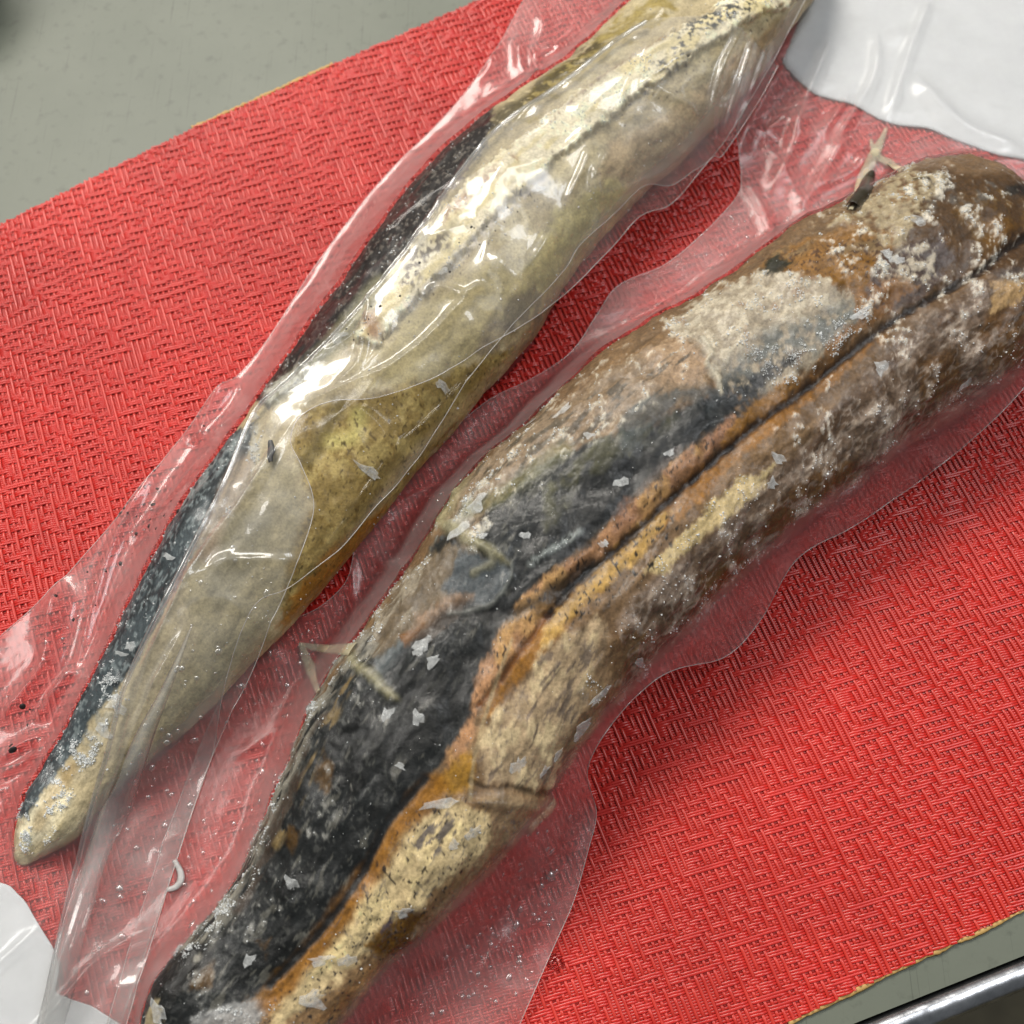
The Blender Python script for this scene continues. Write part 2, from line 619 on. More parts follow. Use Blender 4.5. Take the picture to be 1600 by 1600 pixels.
class Paint:
    """colour and relief laid on a fish in layers; shapes are given as outlines on the fish"""

    def __init__(s, f, base):
        s.f = f
        P = f.P.reshape(-1, 3)
        s.X, s.Y = proj(P)
        n = len(P)
        s.col = np.tile(lin(base), (n, 1))
        s.dz = np.zeros(n)
        s.frost = np.zeros(n)
        seg_ = np.linalg.norm(np.diff(f.P, axis=1), axis=2)
        Vv = np.concatenate([np.zeros((f.nu, 1)), np.cumsum(seg_, axis=1)], 1)
        top_ = np.argmax(f.P[f.nu // 2, :, 2])
        Vv = Vv - Vv[:, top_:top_ + 1]          # real distance around the body from its crest
        U = np.repeat(f.u[:, None], f.nv, 1)
        Q = np.stack([U.ravel(), Vv.ravel(), np.zeros(n)], -1) * 1000.0   # mm along, mm around
        s.Q = Q
        s.n12 = fbm(Q, 12, 4, 1)
        s.n5 = fbm(Q, 5, 4, 2)
        s.n2 = fbm(Q, 2.0, 3, 3)
        s.n1 = fbm(Q, 0.9, 2, 4)
        st = Q * np.array([0.30, 1, 1]) + np.stack([0 * s.n5, 3.0 * s.n12, 0 * s.n5], -1)
        s.s2 = fbm(st, 1.6, 4, 5)       # streaks along the body
        s.s5 = fbm(st, 4.0, 4, 6)
        s.spk = fbm(Q, 0.7, 1, 8)
        s.web = 1 - np.abs(2 * fbm(Q * np.array([0.6, 1, 1]), 4.5, 3, 9) - 1) * 3
        s.pow = 0.45 * s.n5 + 0.35 * s.n2 + 0.2 * s.n1

    def put(s, mask, c, add_frost=0, add_z=0):
        m = np.clip(mask, 0, 1)[:, None]
        s.col = s.col * (1 - m) + lin(c) * m
        if add_frost:
            s.frost = np.maximum(s.frost, m[:, 0] * add_frost)
        if add_z:
            s.dz += m[:, 0] * add_z

    def noise(s, kind):
        return getattr(s, kind)

    def region(s, poly, c, soft=10, warp=14, nz='n5', op=1.0, br=None, lo=0.3, hi=0.6, frost=0, z=0):
        p = np.asarray(poly, float)
        bx = (s.X > p[:, 0].min() - 60) & (s.X < p[:, 0].max() + 60) & (s.Y > p[:, 1].min() - 60) & (s.Y < p[:, 1].max() + 60)
        m = np.zeros(len(s.X))
        if bx.any():
            sd = poly_sd(p, s.X[bx], s.Y[bx]) + warp * 2 * (s.noise(nz)[bx] - 0.5) + 12 * (s.n2[bx] - 0.5) + 8 * (s.n1[bx] - 0.5)
            k = sstep(-0.55 * soft, 0.55 * soft, sd) * op
            if br:                       # break the layer up with a noise
                k = k * sstep(lo, hi, s.noise(br)[bx])
            m[bx] = k
        s.put(m, c, frost, z)

    def line(s, pts, c, w=6, soft=4, warp=5, nz='n2', op=1.0, br=None, lo=0.3, hi=0.6, frost=0, z=0, taper=False):
        p = catmull(pts, max(8, len(pts) * 5))
        bx = (s.X > p[:, 0].min() - 60) & (s.X < p[:, 0].max() + 60) & (s.Y > p[:, 1].min() - 60) & (s.Y < p[:, 1].max() + 60)
        m = np.zeros(len(s.X))
        if bx.any():
            d, t = seg_dist(p, s.X[bx], s.Y[bx])
            ww = w
            if taper:
                ww = w * np.sqrt(np.clip(4 * t * (1 - t), 0, 1))
            d = d + warp * 2 * (s.noise(nz)[bx] - 0.5)
            k = (1 - sstep(ww - soft, ww + soft, d)) * op
            if br:
                k = k * sstep(lo, hi, s.noise(br)[bx])
            m[bx] = k
        s.put(m, c, frost, z)

    def specks(s, poly, c, thr=0.74, op=0.9, soft=14, nz='spk'):
        p = np.asarray(poly, float)
        bx = (s.X > p[:, 0].min()) & (s.X < p[:, 0].max()) & (s.Y > p[:, 1].min()) & (s.Y < p[:, 1].max())
        m = np.zeros(len(s.X))
        if bx.any():
            sd = poly_sd(p, s.X[bx], s.Y[bx])
            m[bx] = sstep(-soft, soft, sd) * sstep(thr, thr + 0.05, s.noise(nz)[bx]) * op
        s.put(m, c)

    def mottle(s, amount, gam=1.0, sat=1.0):
        k = 1 + amount * ((s.n5 - 0.5) * 0.9 + (s.n2 - 0.5) * 1.0 + (s.n1 - 0.5) * 0.8 + (s.s2 - 0.5) * 0.35)
        c_ = s.col * k[:, None]
        g_ = c_.mean(1, keepdims=True)
        g2 = 0.62 * (np.maximum(g_, 1e-4) / 0.62) ** gam
        c_ = c_ * g2 / np.maximum(g_, 1e-4)
        s.col = np.clip(g2 + (c_ - g2) * sat, 0.003, 0.92)


# ---- right-hand fish: colours
p = Paint(f2, (126, 102, 78))
ALL2 = [a for a, b in FISH2] + [b for a, b in FISH2][::-1]
p.region(ALL2, (150, 122, 92), 20, 10, br='s5', lo=0.42, hi=0.62, op=0.7)
# right flank, brown-mauve under a thin frost
FLANK = [(1600, 400), (1700, 420), (1700, 520), (1480, 700), (1300, 840), (1120, 1000), (960, 1150), (900, 1080), (1000, 930), (1130, 810), (1260, 690), (1330, 600), (1450, 490)]
p.region(FLANK, (106, 86, 70), 16, 12, op=0.95)
p.region(FLANK, (146, 128, 114), 20, 20, br='n5', lo=0.40, hi=0.62, op=0.85, frost=0.25)
p.region(FLANK, (92, 66, 44), 20, 20, br='s5', lo=0.55, hi=0.70, op=0.75)
p.region(FLANK, (163, 148, 134), 20, 10, br='s2', lo=0.56, hi=0.72, op=0.8, frost=0.3)
for q in ([(1200, 790), (1270, 735), (1340, 715), (1330, 760), (1260, 825), (1190, 850)], [(1560, 470), (1600, 480), (1600, 560), (1540, 580), (1530, 520)],
          [(960, 985), (1010, 990), (985, 1050), (940, 1070), (915, 1035)], [(1430, 560), (1500, 540), (1510, 600), (1440, 640)], [(1090, 900), (1160, 860), (1180, 900), (1100, 960)]):
    p.region(q, (108, 76, 42), 14, 14, op=0.85)
p.region([(1545, 440), (1600, 425), (1620, 450), (1575, 480), (1550, 490)], (180, 150, 112), 6, 8)
p.region([(1530, 405), (1620, 390), (1640, 430), (1560, 440)], (84, 74, 70), 10, 8, op=0.8)
# upper end: dark brown, amber and frost
p.region([(1440, 262), (1660, 280), (1700, 400), (1560, 420), (1470, 450), (1400, 410), (1420, 340)], (94, 70, 46), 12, 14)
p.region([(1500, 295), (1640, 300), (1640, 340), (1540, 375), (1480, 350)], (110, 80, 36), 14, 16, br='n5', lo=0.4, hi=0.6)
p.region([(1470, 375), (1560, 345), (1600, 345), (1560, 385), (1500, 425), (1460, 430)], (118, 84, 40), 14, 14, br='n12', lo=0.3, hi=0.5)
p.region([(1450, 275), (1560, 283), (1540, 320), (1450, 330)], (96, 92, 88), 12, 16, br='n5', lo=0.45, hi=0.6, op=0.8, frost=0.3)
p.region([(1560, 285), (1680, 300), (1680, 320), (1580, 305)], (38, 34, 28), 8, 8, op=0.9)
p.region([(1180, 415), (1240, 378), (1330, 345), (1400, 360), (1400, 425), (1330, 455), (1285, 440), (1200, 432)], (142, 106, 66), 10, 8)
p.region([(1290, 415), (1380, 395), (1390, 430), (1340, 455), (1290, 445)], (140, 100, 48), 10, 10)
p.region([(1180, 400), (1300, 355), (1390, 365), (1380, 395), (1260, 400)], (134, 112, 84), 12, 10, br='s5', lo=0.4, hi=0.6)
p.specks([(1190, 400), (1390, 350), (1390, 440), (1200, 425)], (78, 54, 40), 0.66, 0.8)
p.region([(1178, 418), (1215, 400), (1240, 412), (1215, 440), (1190, 438)], (52, 50, 36), 8, 10, br='n5', lo=0.3, hi=0.5)
p.region([(1270, 360), (1420, 262), (1475, 280), (1440, 330), (1410, 400), (1380, 385), (1350, 345)], (168, 154, 128), 12, 22, op=0.92, frost=0.6, br='n2', lo=0.3, hi=0.5)
p.region([(1385, 385), (1470, 370), (1500, 400), (1440, 470), (1390, 490), (1330, 480), (1350, 450)], (86, 72, 68), 10, 14, op=0.9)
p.region([(1390, 380), (1470, 380), (1470, 430), (1400, 460), (1380, 430)], (178, 168, 152), 8, 26, op=0.95, frost=0.8, br='n2', lo=0.4, hi=0.55)
# the frosted shoulder
SH = [(1040, 505), (1110, 455), (1190, 425), (1290, 436), (1350, 465), (1360, 510), (1320, 545), (1270, 575), (1215, 615), (1160, 625), (1120, 600), (1075, 560)]
p.region(SH, (170, 158, 140), 8, 12, nz='n2', frost=0.5)
p.region(SH, (190, 180, 162), 10, 10, br='n2', lo=0.45, hi=0.62, frost=0.7)
p.region(SH, (146, 122, 104), 10, 10, br='n5', lo=0.56, hi=0.68, op=0.6)
p.line([(1345, 492), (1280, 520), (1210, 545), (1160, 590), (1130, 625)], (92, 98, 98), 26, 20, 16, 'n5', 0.85, 'n2', 0.30, 0.55, frost=0.3)
p.line([(1240, 560), (1190, 590), (1140, 630)], (52, 52, 54), 14, 10, 12, 'n5', 0.9, 'n2', 0.35, 0.5)
# salmon-tan patch and the dark back
p.region([(850, 655), (930, 590), (1020, 535), (1080, 525), (1115, 560), (1100, 610), (1040, 640), (980, 670), (900, 700), (860, 710)], (142, 122, 100), 10, 12)
p.region([(1000, 545), (1060, 525), (1110, 560), (1090, 600), (1030, 600)], (174, 148, 122), 12, 10, op=0.8, frost=0.3)
p.region([(860, 660), (960, 590), (1080, 540), (1080, 600), (960, 660), (870, 710)], (84, 76, 66), 10, 10, br='s2', lo=0.50, hi=0.60, op=0.85)
BACK = [(1165, 605), (1140, 650), (1085, 690), (1020, 745), (965, 800), (905, 860), (850, 895), (800, 945), (765, 1020), (750, 1100), (725, 1155), (665, 1215), (605, 1285), (565, 1365), (522, 1430), (470, 1490), (420, 1545), (360, 1580), (250, 1620), (200, 1640),
        (215, 1560), (300, 1470), (360, 1370), (415, 1270), (460, 1170), (500, 1090), (560, 1010), (620, 930), (660, 880), (700, 820), (740, 770), (800, 740), (860, 715), (930, 690), (1020, 665), (1090, 625)]
p.region(BACK, (34, 37, 38), 9, 10)
p.region(BACK, (78, 81, 80), 12, 10, br='pow', lo=0.55, hi=0.68, op=0.4, frost=0.08)
p.region(BACK, (20, 22, 22), 12, 10, br='s5', lo=0.50, hi=0.62, op=0.85)
p.region(BACK, (120, 118, 110), 12, 10, br='s2', lo=0.62, hi=0.68, op=0.5, frost=0.2)
p.region(BACK, (108, 108, 104), 12, 10, br='n1', lo=0.64, hi=0.76, op=0.35)
p.region([(1000, 660), (1080, 640), (1010, 720), (900, 800), (850, 830), (860, 760), (930, 700)], (88, 86, 60), 16, 14, br='n5', lo=0.42, hi=0.58, op=0.75)
p.region([(960, 640), (1080, 600), (1130, 610), (1130, 650), (1040, 690), (970, 700)], (76, 84, 86), 12, 14, br='s5', lo=0.4, hi=0.58, op=0.7)
p.line([(1090, 655), (1020, 715), (950, 775), (880, 845)], (22, 24, 24), 16, 12, 12, 's5', 0.85)
p.region([(800, 960), (860, 900), (930, 850), (900, 910), (820, 1000), (770, 1060), (750, 1010)], (20, 21, 22), 10, 8, op=0.9)
p.region([(600, 1060), (690, 1020), (750, 1020), (740, 1110), (690, 1160), (600, 1200), (560, 1160)], (32, 33, 33), 14, 12, op=0.7)
p.line([(1150, 632), (1080, 672), (1000, 722), (930, 782), (870, 850), (800, 930)], (26, 29, 31), 38, 30, 20, 'n5', 0.8, 'n2', 0.22, 0.45)
p.line([(905, 830), (860, 860), (830, 880)], (150, 156, 154), 5, 5, 10, 'n2', 0.9, 'n2', 0.35, 0.5, frost=0.7)
# left flank strip: greyish, streaky
p.region([(850, 635), (890, 665), (820, 745), (760, 800), (730, 860), (690, 830), (740, 730)], (150, 132, 112), 10, 12, op=0.9, frost=0.4)
p.region([(850, 635), (890, 665), (820, 745), (760, 800), (730, 860), (690, 830), (740, 730)], (90, 82, 70), 10, 12, br='s2', lo=0.5, hi=0.6, op=0.85)
p.region([(690, 830), (730, 780), (750, 790), (735, 830), (705, 845)], (176, 172, 162), 8, 14, op=0.95, frost=0.9)
p.region([(640, 890), (700, 850), (740, 860), (770, 880), (720, 920), (660, 980), (600, 1040), (570, 1020), (600, 950)], (116, 102, 84), 10, 10)
p.region([(640, 890), (690, 860), (640, 960), (590, 1030), (560, 1020), (600, 940)], (150, 140, 124), 8, 10, br='s2', lo=0.46, hi=0.58, op=0.9, frost=0.5)
p.region([(720, 860), (790, 880), (800, 905), (770, 945), (720, 950), (690, 920)], (78, 84, 88), 8, 8)
p.region([(650, 960), (710, 925), (740, 930), (720, 960), (660, 1010), (640, 1010)], (146, 120, 98), 10, 10, op=0.8)
p.region([(580, 1030), (640, 985), (660, 1000), (620, 1060), (590, 1070)], (92, 98, 100), 10, 10)
p.region([(625, 990), (660, 975), (650, 1000), (630, 1010)], (122, 84, 48), 6, 6)
p.line([(880, 700), (800, 760), (740, 800)], (120, 118, 82), 12, 10, 10, 's5', 0.6)
EDGE = [(560, 1015), (500, 1080), (455, 1170), (405, 1280), (345, 1400), (290, 1480)]
p.line(EDGE, (146, 142, 132), 30, 14, 16, 'n5', 0.9, 's2', 0.36, 0.56, frost=0.8)
p.line([(545, 1060), (500, 1140), (455, 1240), (410, 1340), (370, 1420)], (64, 50, 40), 10, 6, 10, 's5', 0.85, 's2', 0.42, 0.54)
p.line([(560, 1050), (515, 1130), (470, 1250), (430, 1320)], (142, 122, 86), 7, 5, 8, 's5', 0.85, 's2', 0.46, 0.56)
for q in ([(505, 1170), (520, 1200), (510, 1240), (492, 1220)], [(455, 1290), (470, 1300), (455, 1340), (440, 1320)], [(420, 1520), (450, 1500), (430, 1550), (400, 1560)], [(400, 1470), (425, 1465), (415, 1500)], [(290, 1510), (330, 1500), (330, 1540), (300, 1545)]):
    p.region(q, (92, 66, 28), 8, 8, op=0.85)
p.region([(240, 1520), (320, 1470), (330, 1500), (260, 1570), (225, 1590)], (22, 20, 17), 10, 10, br='n5', lo=0.35, hi=0.5)
p.region([(300, 1590), (400, 1560), (440, 1560), (400, 1610), (300, 1640)], (160, 160, 160), 10, 10, op=0.85, frost=0.5)
p.region([(225, 1590), (250, 1560), (260, 1580), (250, 1640), (215, 1640)], (170, 158, 130), 6, 6)
# peppered pink-tan strip left of the groove
PINK = [(1150, 650), (1120, 700), (1040, 780), (960, 850), (890, 910), (850, 965), (800, 1030), (750, 1090), (725, 1180), (690, 1225), (700, 1180), (735, 1120), (750, 1040), (790, 970), (850, 905), (930, 840), (990, 785), (1060, 715)]
p.region(PINK, (172, 132, 100), 9, 8)
p.region(PINK, (186, 150, 104), 10, 8, br='n12', lo=0.5, hi=0.62, op=0.8)
p.region([(1150, 640), (1090, 690), (970, 790), (960, 830), (1060, 760), (1140, 690)], (140, 104, 82), 12, 10, br='n5', lo=0.42, hi=0.58, op=0.8)
p.specks(PINK, (44, 34, 28), 0.76, 0.9)
# amber strip right of the groove, then the cream ridge
AMB = [(1390, 520), (1320, 585), (1240, 650), (1150, 720), (1070, 800), (990, 870), (900, 960), (850, 1030), (800, 1080), (760, 1120), (800, 1030), (870, 950), (950, 870), (1040, 780), (1140, 690), (1240, 615), (1330, 545)]
p.region(AMB, (156, 112, 62), 12, 10)
p.region([(1060, 790), (1010, 860), (930, 930), (850, 1010), (860, 960), (940, 880), (1010, 810)], (192, 158, 100), 12, 14, op=0.9)
p.region([(1210, 725), (1195, 760), (1110, 830), (1030, 895), (1010, 890), (1080, 820), (1150, 755)], (200, 180, 138), 8, 12, op=0.9, frost=0.4)
p.region([(1330, 450), (1400, 430), (1440, 445), (1350, 520), (1290, 570), (1250, 600), (1290, 545), (1340, 500)], (134, 92, 46), 10, 12, op=0.8, br='n2', lo=0.3, hi=0.5)
p.region([(1180, 620), (1260, 580), (1240, 610), (1180, 660), (1130, 690)], (146, 106, 56), 10, 10, op=0.9)
p.specks([(1080, 790), (1040, 880), (900, 980), (860, 960), (950, 870), (1030, 800)], (26, 22, 16), 0.74, 0.95)
# belly, cream with grey flecks
BEL = [(850, 1020), (930, 960), (960, 1000), (960, 1080), (900, 1170), (860, 1230), (760, 1225), (745, 1180), (790, 1100)]
p.region(BEL, (182, 160, 132), 14, 14)
p.region(BEL, (206, 188, 154), 16, 16, br='n5', lo=0.48, hi=0.64, op=0.8)
p.region(BEL, (110, 98, 90), 10, 10, br='s2', lo=0.60, hi=0.68, op=0.75)
p.region([(940, 990), (1010, 1000), (960, 1090), (890, 1180), (870, 1170), (920, 1080)], (132, 106, 80), 16, 16, op=0.8)
p.region([(670, 1225), (720, 1180), (745, 1180), (740, 1230), (700, 1260), (650, 1260)], (170, 130, 68), 12, 12)
LOW = [(690, 1235), (760, 1245), (830, 1270), (820, 1330), (720, 1420), (620, 1510), (500, 1620), (380, 1640), (430, 1560), (500, 1470), (560, 1390), (610, 1310), (650, 1260)]
p.region(LOW, (150, 122, 92), 10, 10)
p.region([(700, 1250), (770, 1270), (760, 1330), (680, 1390), (600, 1470), (500, 1560), (420, 1620), (440, 1560), (520, 1470), (600, 1350), (640, 1290)], (210, 190, 152), 16, 18)
p.region([(690, 1270), (730, 1290), (640, 1390), (560, 1470), (470, 1550), (500, 1500), (600, 1380)], (226, 206, 162), 16, 22, br='n5', lo=0.40, hi=0.56)
p.line([(680, 1225), (625, 1290), (580, 1360), (535, 1430), (480, 1500), (420, 1570)], (160, 112, 56), 15, 12, 12, 'n5', 0.85)
p.region([(630, 1420), (680, 1430), (650, 1480), (600, 1500), (570, 1480)], (112, 76, 20), 12, 12, op=0.9)
p.region([(520, 1560), (600, 1500), (560, 1560), (470, 1620)], (168, 128, 88), 14, 12, op=0.8)
p.specks(LOW, (40, 36, 40), 0.80, 0.9)
p.region([(640, 1290), (700, 1270), (720, 1300), (660, 1360), (600, 1420), (580, 1420)], (104, 98, 100), 10, 12, br='s2', lo=0.585, hi=0.64, op=0.85)
p.region([(560, 1440), (660, 1360), (680, 1400), (560, 1480)], (92, 82, 92), 10, 12, br='s2', lo=0.59, hi=0.66, op=0.8)
p.region([(760, 1235), (850, 1255), (830, 1300), (720, 1410), (640, 1460), (720, 1370), (770, 1310)], (156, 132, 106), 10, 12, op=0.85)
# dark seam lines
GRV = [(1700, 330), (1600, 372), (1530, 425), (1450, 468), (1390, 505), (1330, 552), (1250, 615), (1150, 690), (1060, 770), (990, 835), (900, 912), (855, 962)]
p.line(GRV, (20, 15, 11), 5, 4, 5, 'n2', 0.97, z=-0.0012)
p.line(GRV, (84, 56, 34), 14, 13, 6, 'n5', 0.35, z=-0.0024)
p.line(GRV, (60, 40, 24), 30, 28, 6, 'n5', 0.12, z=-0.0060)
p.line([(855, 962), (820, 1010), (780, 1065), (750, 1100)], (112, 66, 30), 5, 4, 5, 'n2', 0.8, z=-0.0006)
p.line([(1060, 700), (1000, 765), (960, 805)], (60, 40, 30), 4, 4, 5, 'n2', 0.6)
p.line([(665, 1217), (605, 1287), (565, 1365), (520, 1432), (470, 1490), (420, 1540)], (20, 26, 30), 6, 4, 3, 'n2', 0.95, z=-0.0006)
p.line([(738, 1222), (765, 1232), (800, 1231), (835, 1240), (872, 1236)], (60, 44, 26), 4, 4, 7, 'n2', 0.75, z=-0.0005)
p.line([(800, 1000), (770, 1080), (742, 1180), (735, 1250)], (168, 150, 120), 3, 2, 3, 'n2', 0.7)
p.line([(930, 880), (800, 960), (715, 955), (650, 1010), (600, 1060)], (20, 20, 20), 10, 9, 10, 's5', 0.8, z=-0.0008)
p.region(FLANK, (176, 162, 150), 16, 10, br='web', lo=0.80, hi=0.98, op=0.5, frost=0.2)
p.region([(1280, 350), (1470, 265), (1620, 300), (1600, 420), (1420, 560), (1290, 700), (1180, 760), (1240, 640), (1380, 500), (1330, 450)], (206, 200, 188), 20, 20, br='pow', lo=0.53, hi=0.63, op=0.7, frost=0.5)
p.region([(1250, 620), (1450, 520), (1560, 520), (1480, 640), (1250, 830), (1050, 980), (1000, 960), (1150, 800)], (188, 178, 168), 20, 20, br='pow', lo=0.53, hi=0.66, op=0.6, frost=0.4)
p.region([(840, 640), (960, 560), (1060, 510), (1120, 560), (960, 660), (860, 720), (740, 860), (690, 840)], (196, 190, 176), 20, 20, br='pow', lo=0.53, hi=0.64, op=0.7, frost=0.45)
p.region([(620, 930), (760, 850), (800, 900), (700, 1000), (560, 1200), (420, 1480), (300, 1560), (300, 1470), (430, 1240), (540, 1030)], (172, 170, 164), 20, 20, br='pow', lo=0.57, hi=0.68, op=0.45, frost=0.3)
p.line([(548, 1010), (552, 1035), (580, 1055), (600, 1078), (622, 1092)], (160, 154, 126), 8, 7, 6, 'n2', 0.75, z=0.0008, taper=True)
p.line([(735, 720), (720, 760), (705, 790), (690, 815), (720, 832), (740, 850), (770, 862), (795, 882)], (160, 154, 124), 9, 8, 7, 'n2', 0.75, z=0.0010, taper=True)
p.line([(745, 850), (762, 862), (770, 880), (740, 895)], (150, 146, 124), 5, 5, 5, 'n2', 0.7, z=0.0008)
p.line([(800, 884), (798, 905), (770, 942), (735, 952), (700, 958)], (120, 122, 118), 3, 3, 4, 'n2', 0.7, z=0.0007)
p.line([(1100, 530), (1112, 548), (1105, 566), (1122, 585), (1128, 612)], (190, 182, 164), 4, 3, 5, 'n2', 0.8, frost=0.5, z=0.0008)
p.line([(750, 1252), (790, 1250), (830, 1256), (868, 1252)], (176, 152, 122), 13, 11, 6, 'n5', 0.7, z=0.0012, taper=True)
p.region(LOW, (100, 100, 106), 8, 8, br='web', lo=0.93, hi=1.0, op=0.55)
p.region(BEL, (112, 102, 98), 8, 8, br='web', lo=0.93, hi=1.0, op=0.5)
p.mottle(0.6, 1.16, 1.16)
# relief
f2.dz = p.dz + 0.0016 * (p.n12 - 0.5) * 2 + 0.0005 * (p.n5 - 0.5) * 2 + 0.0006 * (p.s5 - 0.5) * 2 + 0.0002 * (p.n2 - 0.5) * 2 + p.frost * 0.0007 * (p.n1 - 0.2)
f2.paint = p

# ---- left-hand fish: colours
p1 = Paint(f1, (186, 172, 142))
ALL1 = [a for a, b in FISH1] + [b for a, b in FISH1][::-1]
p1.region(ALL1, (204, 192, 160), 20, 20, br='n12', lo=0.45, hi=0.65, op=0.7)
p1.region(ALL1, (160, 144, 106), 20, 20, br='s5', lo=0.5, hi=0.66, op=0.6)
p1.region([(1250, 0), (1210, 110), (1130, 225), (1040, 305), (960, 385), (900, 460), (830, 550), (790, 560), (860, 440), (950, 330), (1060, 210), (1150, 90)], (158, 134, 104), 16, 14, op=0.8)  # shade of the lower right side painted into the colour
p1.region([(950, 220), (1080, 150), (1180, 60), (1200, 110), (1110, 220), (1010, 300), (930, 330)], (200, 178, 148), 16, 16, op=0.8)
p1.region([(870, 330), (960, 270), (980, 310), (900, 420), (820, 500), (780, 500)], (186, 174, 126), 18, 16, op=0.8)
p1.region([(660, 470), (780, 400), (820, 430), (740, 560), (640, 610), (580, 600)], (178, 165, 124), 20, 16, op=0.85)
p1.region([(770, 500), (840, 430), (880, 440), (830, 530), (760, 590), (720, 600)], (104, 92, 84), 16, 16, br='n5', lo=0.4, hi=0.6, op=0.7)
# exposed olive flank
OLV = [(470, 640), (560, 620), (680, 590), (800, 545), (770, 600), (690, 690), (610, 790), (520, 900), (440, 970), (440, 850), (490, 790), (455, 690)]
p1.region(OLV, (144, 124, 80), 10, 8)
p1.region(OLV, (172, 154, 106), 14, 12, br='n5', lo=0.46, hi=0.62, op=0.75)
p1.region(OLV, (98, 78, 40), 14, 12, br='n2', lo=0.56, hi=0.68, op=0.7)
p1.line([(530, 630), (500, 690), (480, 720)], (92, 80, 44), 14, 10, 8, 'n5', 0.75)
p1.line([(560, 650), (555, 680), (520, 690)], (190, 180, 120), 12, 12, 10, 'n5', 0.7)
p1.region([(500, 870), (600, 790), (560, 860), (470, 960), (430, 980)], (146, 98, 46), 12, 12, op=0.75)
p1.line([(800, 560), (720, 640), (640, 720), (580, 800)], (170, 150, 116), 8, 6, 6, 'n2', 0.7)
p1.line([(820, 560), (745, 640), (680, 715)], (120, 84, 40), 5, 4, 5, 'n2', 0.8)
p1.specks(OLV, (70, 56, 30), 0.80, 0.8)
# lower half
p1.region([(330, 760), (440, 700), (480, 790), (430, 960), (350, 1060), (260, 1140), (200, 1150), (230, 1000), (280, 880)], (160, 150, 122), 16, 14, op=0.9)
p1.region([(360, 800), (430, 790), (410, 880), (340, 960), (310, 920)], (128, 122, 102), 18, 16, op=0.7)
p1.region([(230, 960), (290, 900), (310, 1000), (230, 1130), (150, 1220), (110, 1220), (150, 1100)], (178, 166, 140), 14, 16, op=0.85)
p1.region([(150, 1080), (200, 1030), (190, 1110), (130, 1200), (100, 1200)], (170, 164, 148), 10, 16, br='n2', lo=0.4, hi=0.55, frost=0.6)
p1.region([(40, 1250), (90, 1220), (110, 1250), (70, 1310), (30, 1330), (20, 1300)], (238, 228, 200), 20, 14, frost=0.7)
p1.line([(110, 1200), (80, 1250), (60, 1290)], (150, 120, 70), 10, 8, 8, 'n5', 0.5)
# cream ridge
CRM = [(1280, -20), (1160, 40), (1080, 90), (1000, 150), (930, 200), (860, 260), (780, 330), (720, 400), (650, 470), (590, 540), (560, 530), (580, 470), (640, 390), (700, 320), (770, 250), (850, 190), (930, 130), (1020, 70), (1110, 20), (1180, -40)]
p1.region(CRM, (244, 233, 206), 6, 6, nz='n2', frost=0.25, z=0.0016)
p1.region(CRM, (216, 198, 140), 10, 10, br='s5', lo=0.48, hi=0.62, op=0.6)
p1.line([(640, 480), (700, 420), (760, 360), (850, 280)], (206, 198, 190), 8, 5, 6, 'n2', 0.7, 'n2', 0.35, 0.55, frost=0.5)
p1.line([(800, 255), (755, 290), (720, 320), (690, 350)], (126, 82, 34), 10, 8, 8, 'n2', 0.9, 'n2', 0.42, 0.58)
p1.line([(1040, 60), (960, 110), (900, 160), (860, 195)], (112, 80, 52), 4, 4, 5, 'n2', 0.8, 'n2', 0.4, 0.52)
p1.line([(690, 380), (650, 410), (640, 440)], (66, 50, 32), 14, 10, 10, 'n2', 0.9, 'n1', 0.42, 0.58)
p1.line([(690, 310), (670, 350), (640, 390)], (74, 64, 30), 10, 8, 10, 'n2', 0.75, 'n1', 0.42, 0.58)
p1.line([(580, 500), (585, 520)], (146, 96, 50), 12, 8, 8, 'n2', 0.8)
p1.line([(1160, 15), (1100, 40), (1080, 45), (1060, 80)], (38, 42, 46), 14, 8, 14, 'n2', 0.95, 'n1', 0.5, 0.6)
p1.line([(1060, 95), (1040, 110), (1030, 100)], (36, 40, 44), 10, 8, 12, 'n2', 0.95, 'n1', 0.5, 0.6)
p1.specks([(560, 540), (900, 200), (1200, 0), (1240, 20), (960, 220), (640, 520)], (56, 42, 30), 0.86, 0.9)
# dark skin on the left side
p1.region([(960, 30), (1040, -10), (1060, 20), (960, 80), (880, 150), (830, 190), (800, 190), (840, 130), (900, 90)], (150, 134, 88), 8, 10, br='n5', lo=0.3, hi=0.5)
p1.line([(930, 70), (880, 112), (820, 160), (770, 195)], (52, 44, 26), 12, 10, 12, 'n5', 0.85, 'n2', 0.35, 0.5)
DK1 = [(780, 140), (700, 195), (625, 265), (565, 345), (505, 430), (445, 520), (375, 610), (420, 640), (480, 590), (545, 510), (600, 430), (650, 370), (700, 300), (760, 230)]
p1.region(DK1, (34, 29, 28), 8, 8)
p1.region(DK1, (104, 98, 92), 10, 8, br='n1', lo=0.58, hi=0.68, op=0.7, frost=0.3)
p1.region(DK1, (70, 34, 32), 8, 8, br='s5', lo=0.5, hi=0.6, op=0.6)
p1.line([(600, 440), (540, 520), (480, 580), (430, 620)], (150, 146, 118), 14, 10, 10, 'n5', 0.7)
p1.line([(480, 580), (450, 600), (425, 615)], (206, 206, 196), 14, 8, 14, 'n2', 0.9, 'n2', 0.35, 0.5, frost=0.8)
BL1 = [(398, 655), (385, 700), (350, 760), (310, 850), (270, 930), (235, 1000), (205, 1050), (170, 1090), (130, 1150), (80, 1220), (40, 1280), (0, 1260), (35, 1180), (85, 1095), (125, 1005), (170, 895), (225, 805), (300, 715)]
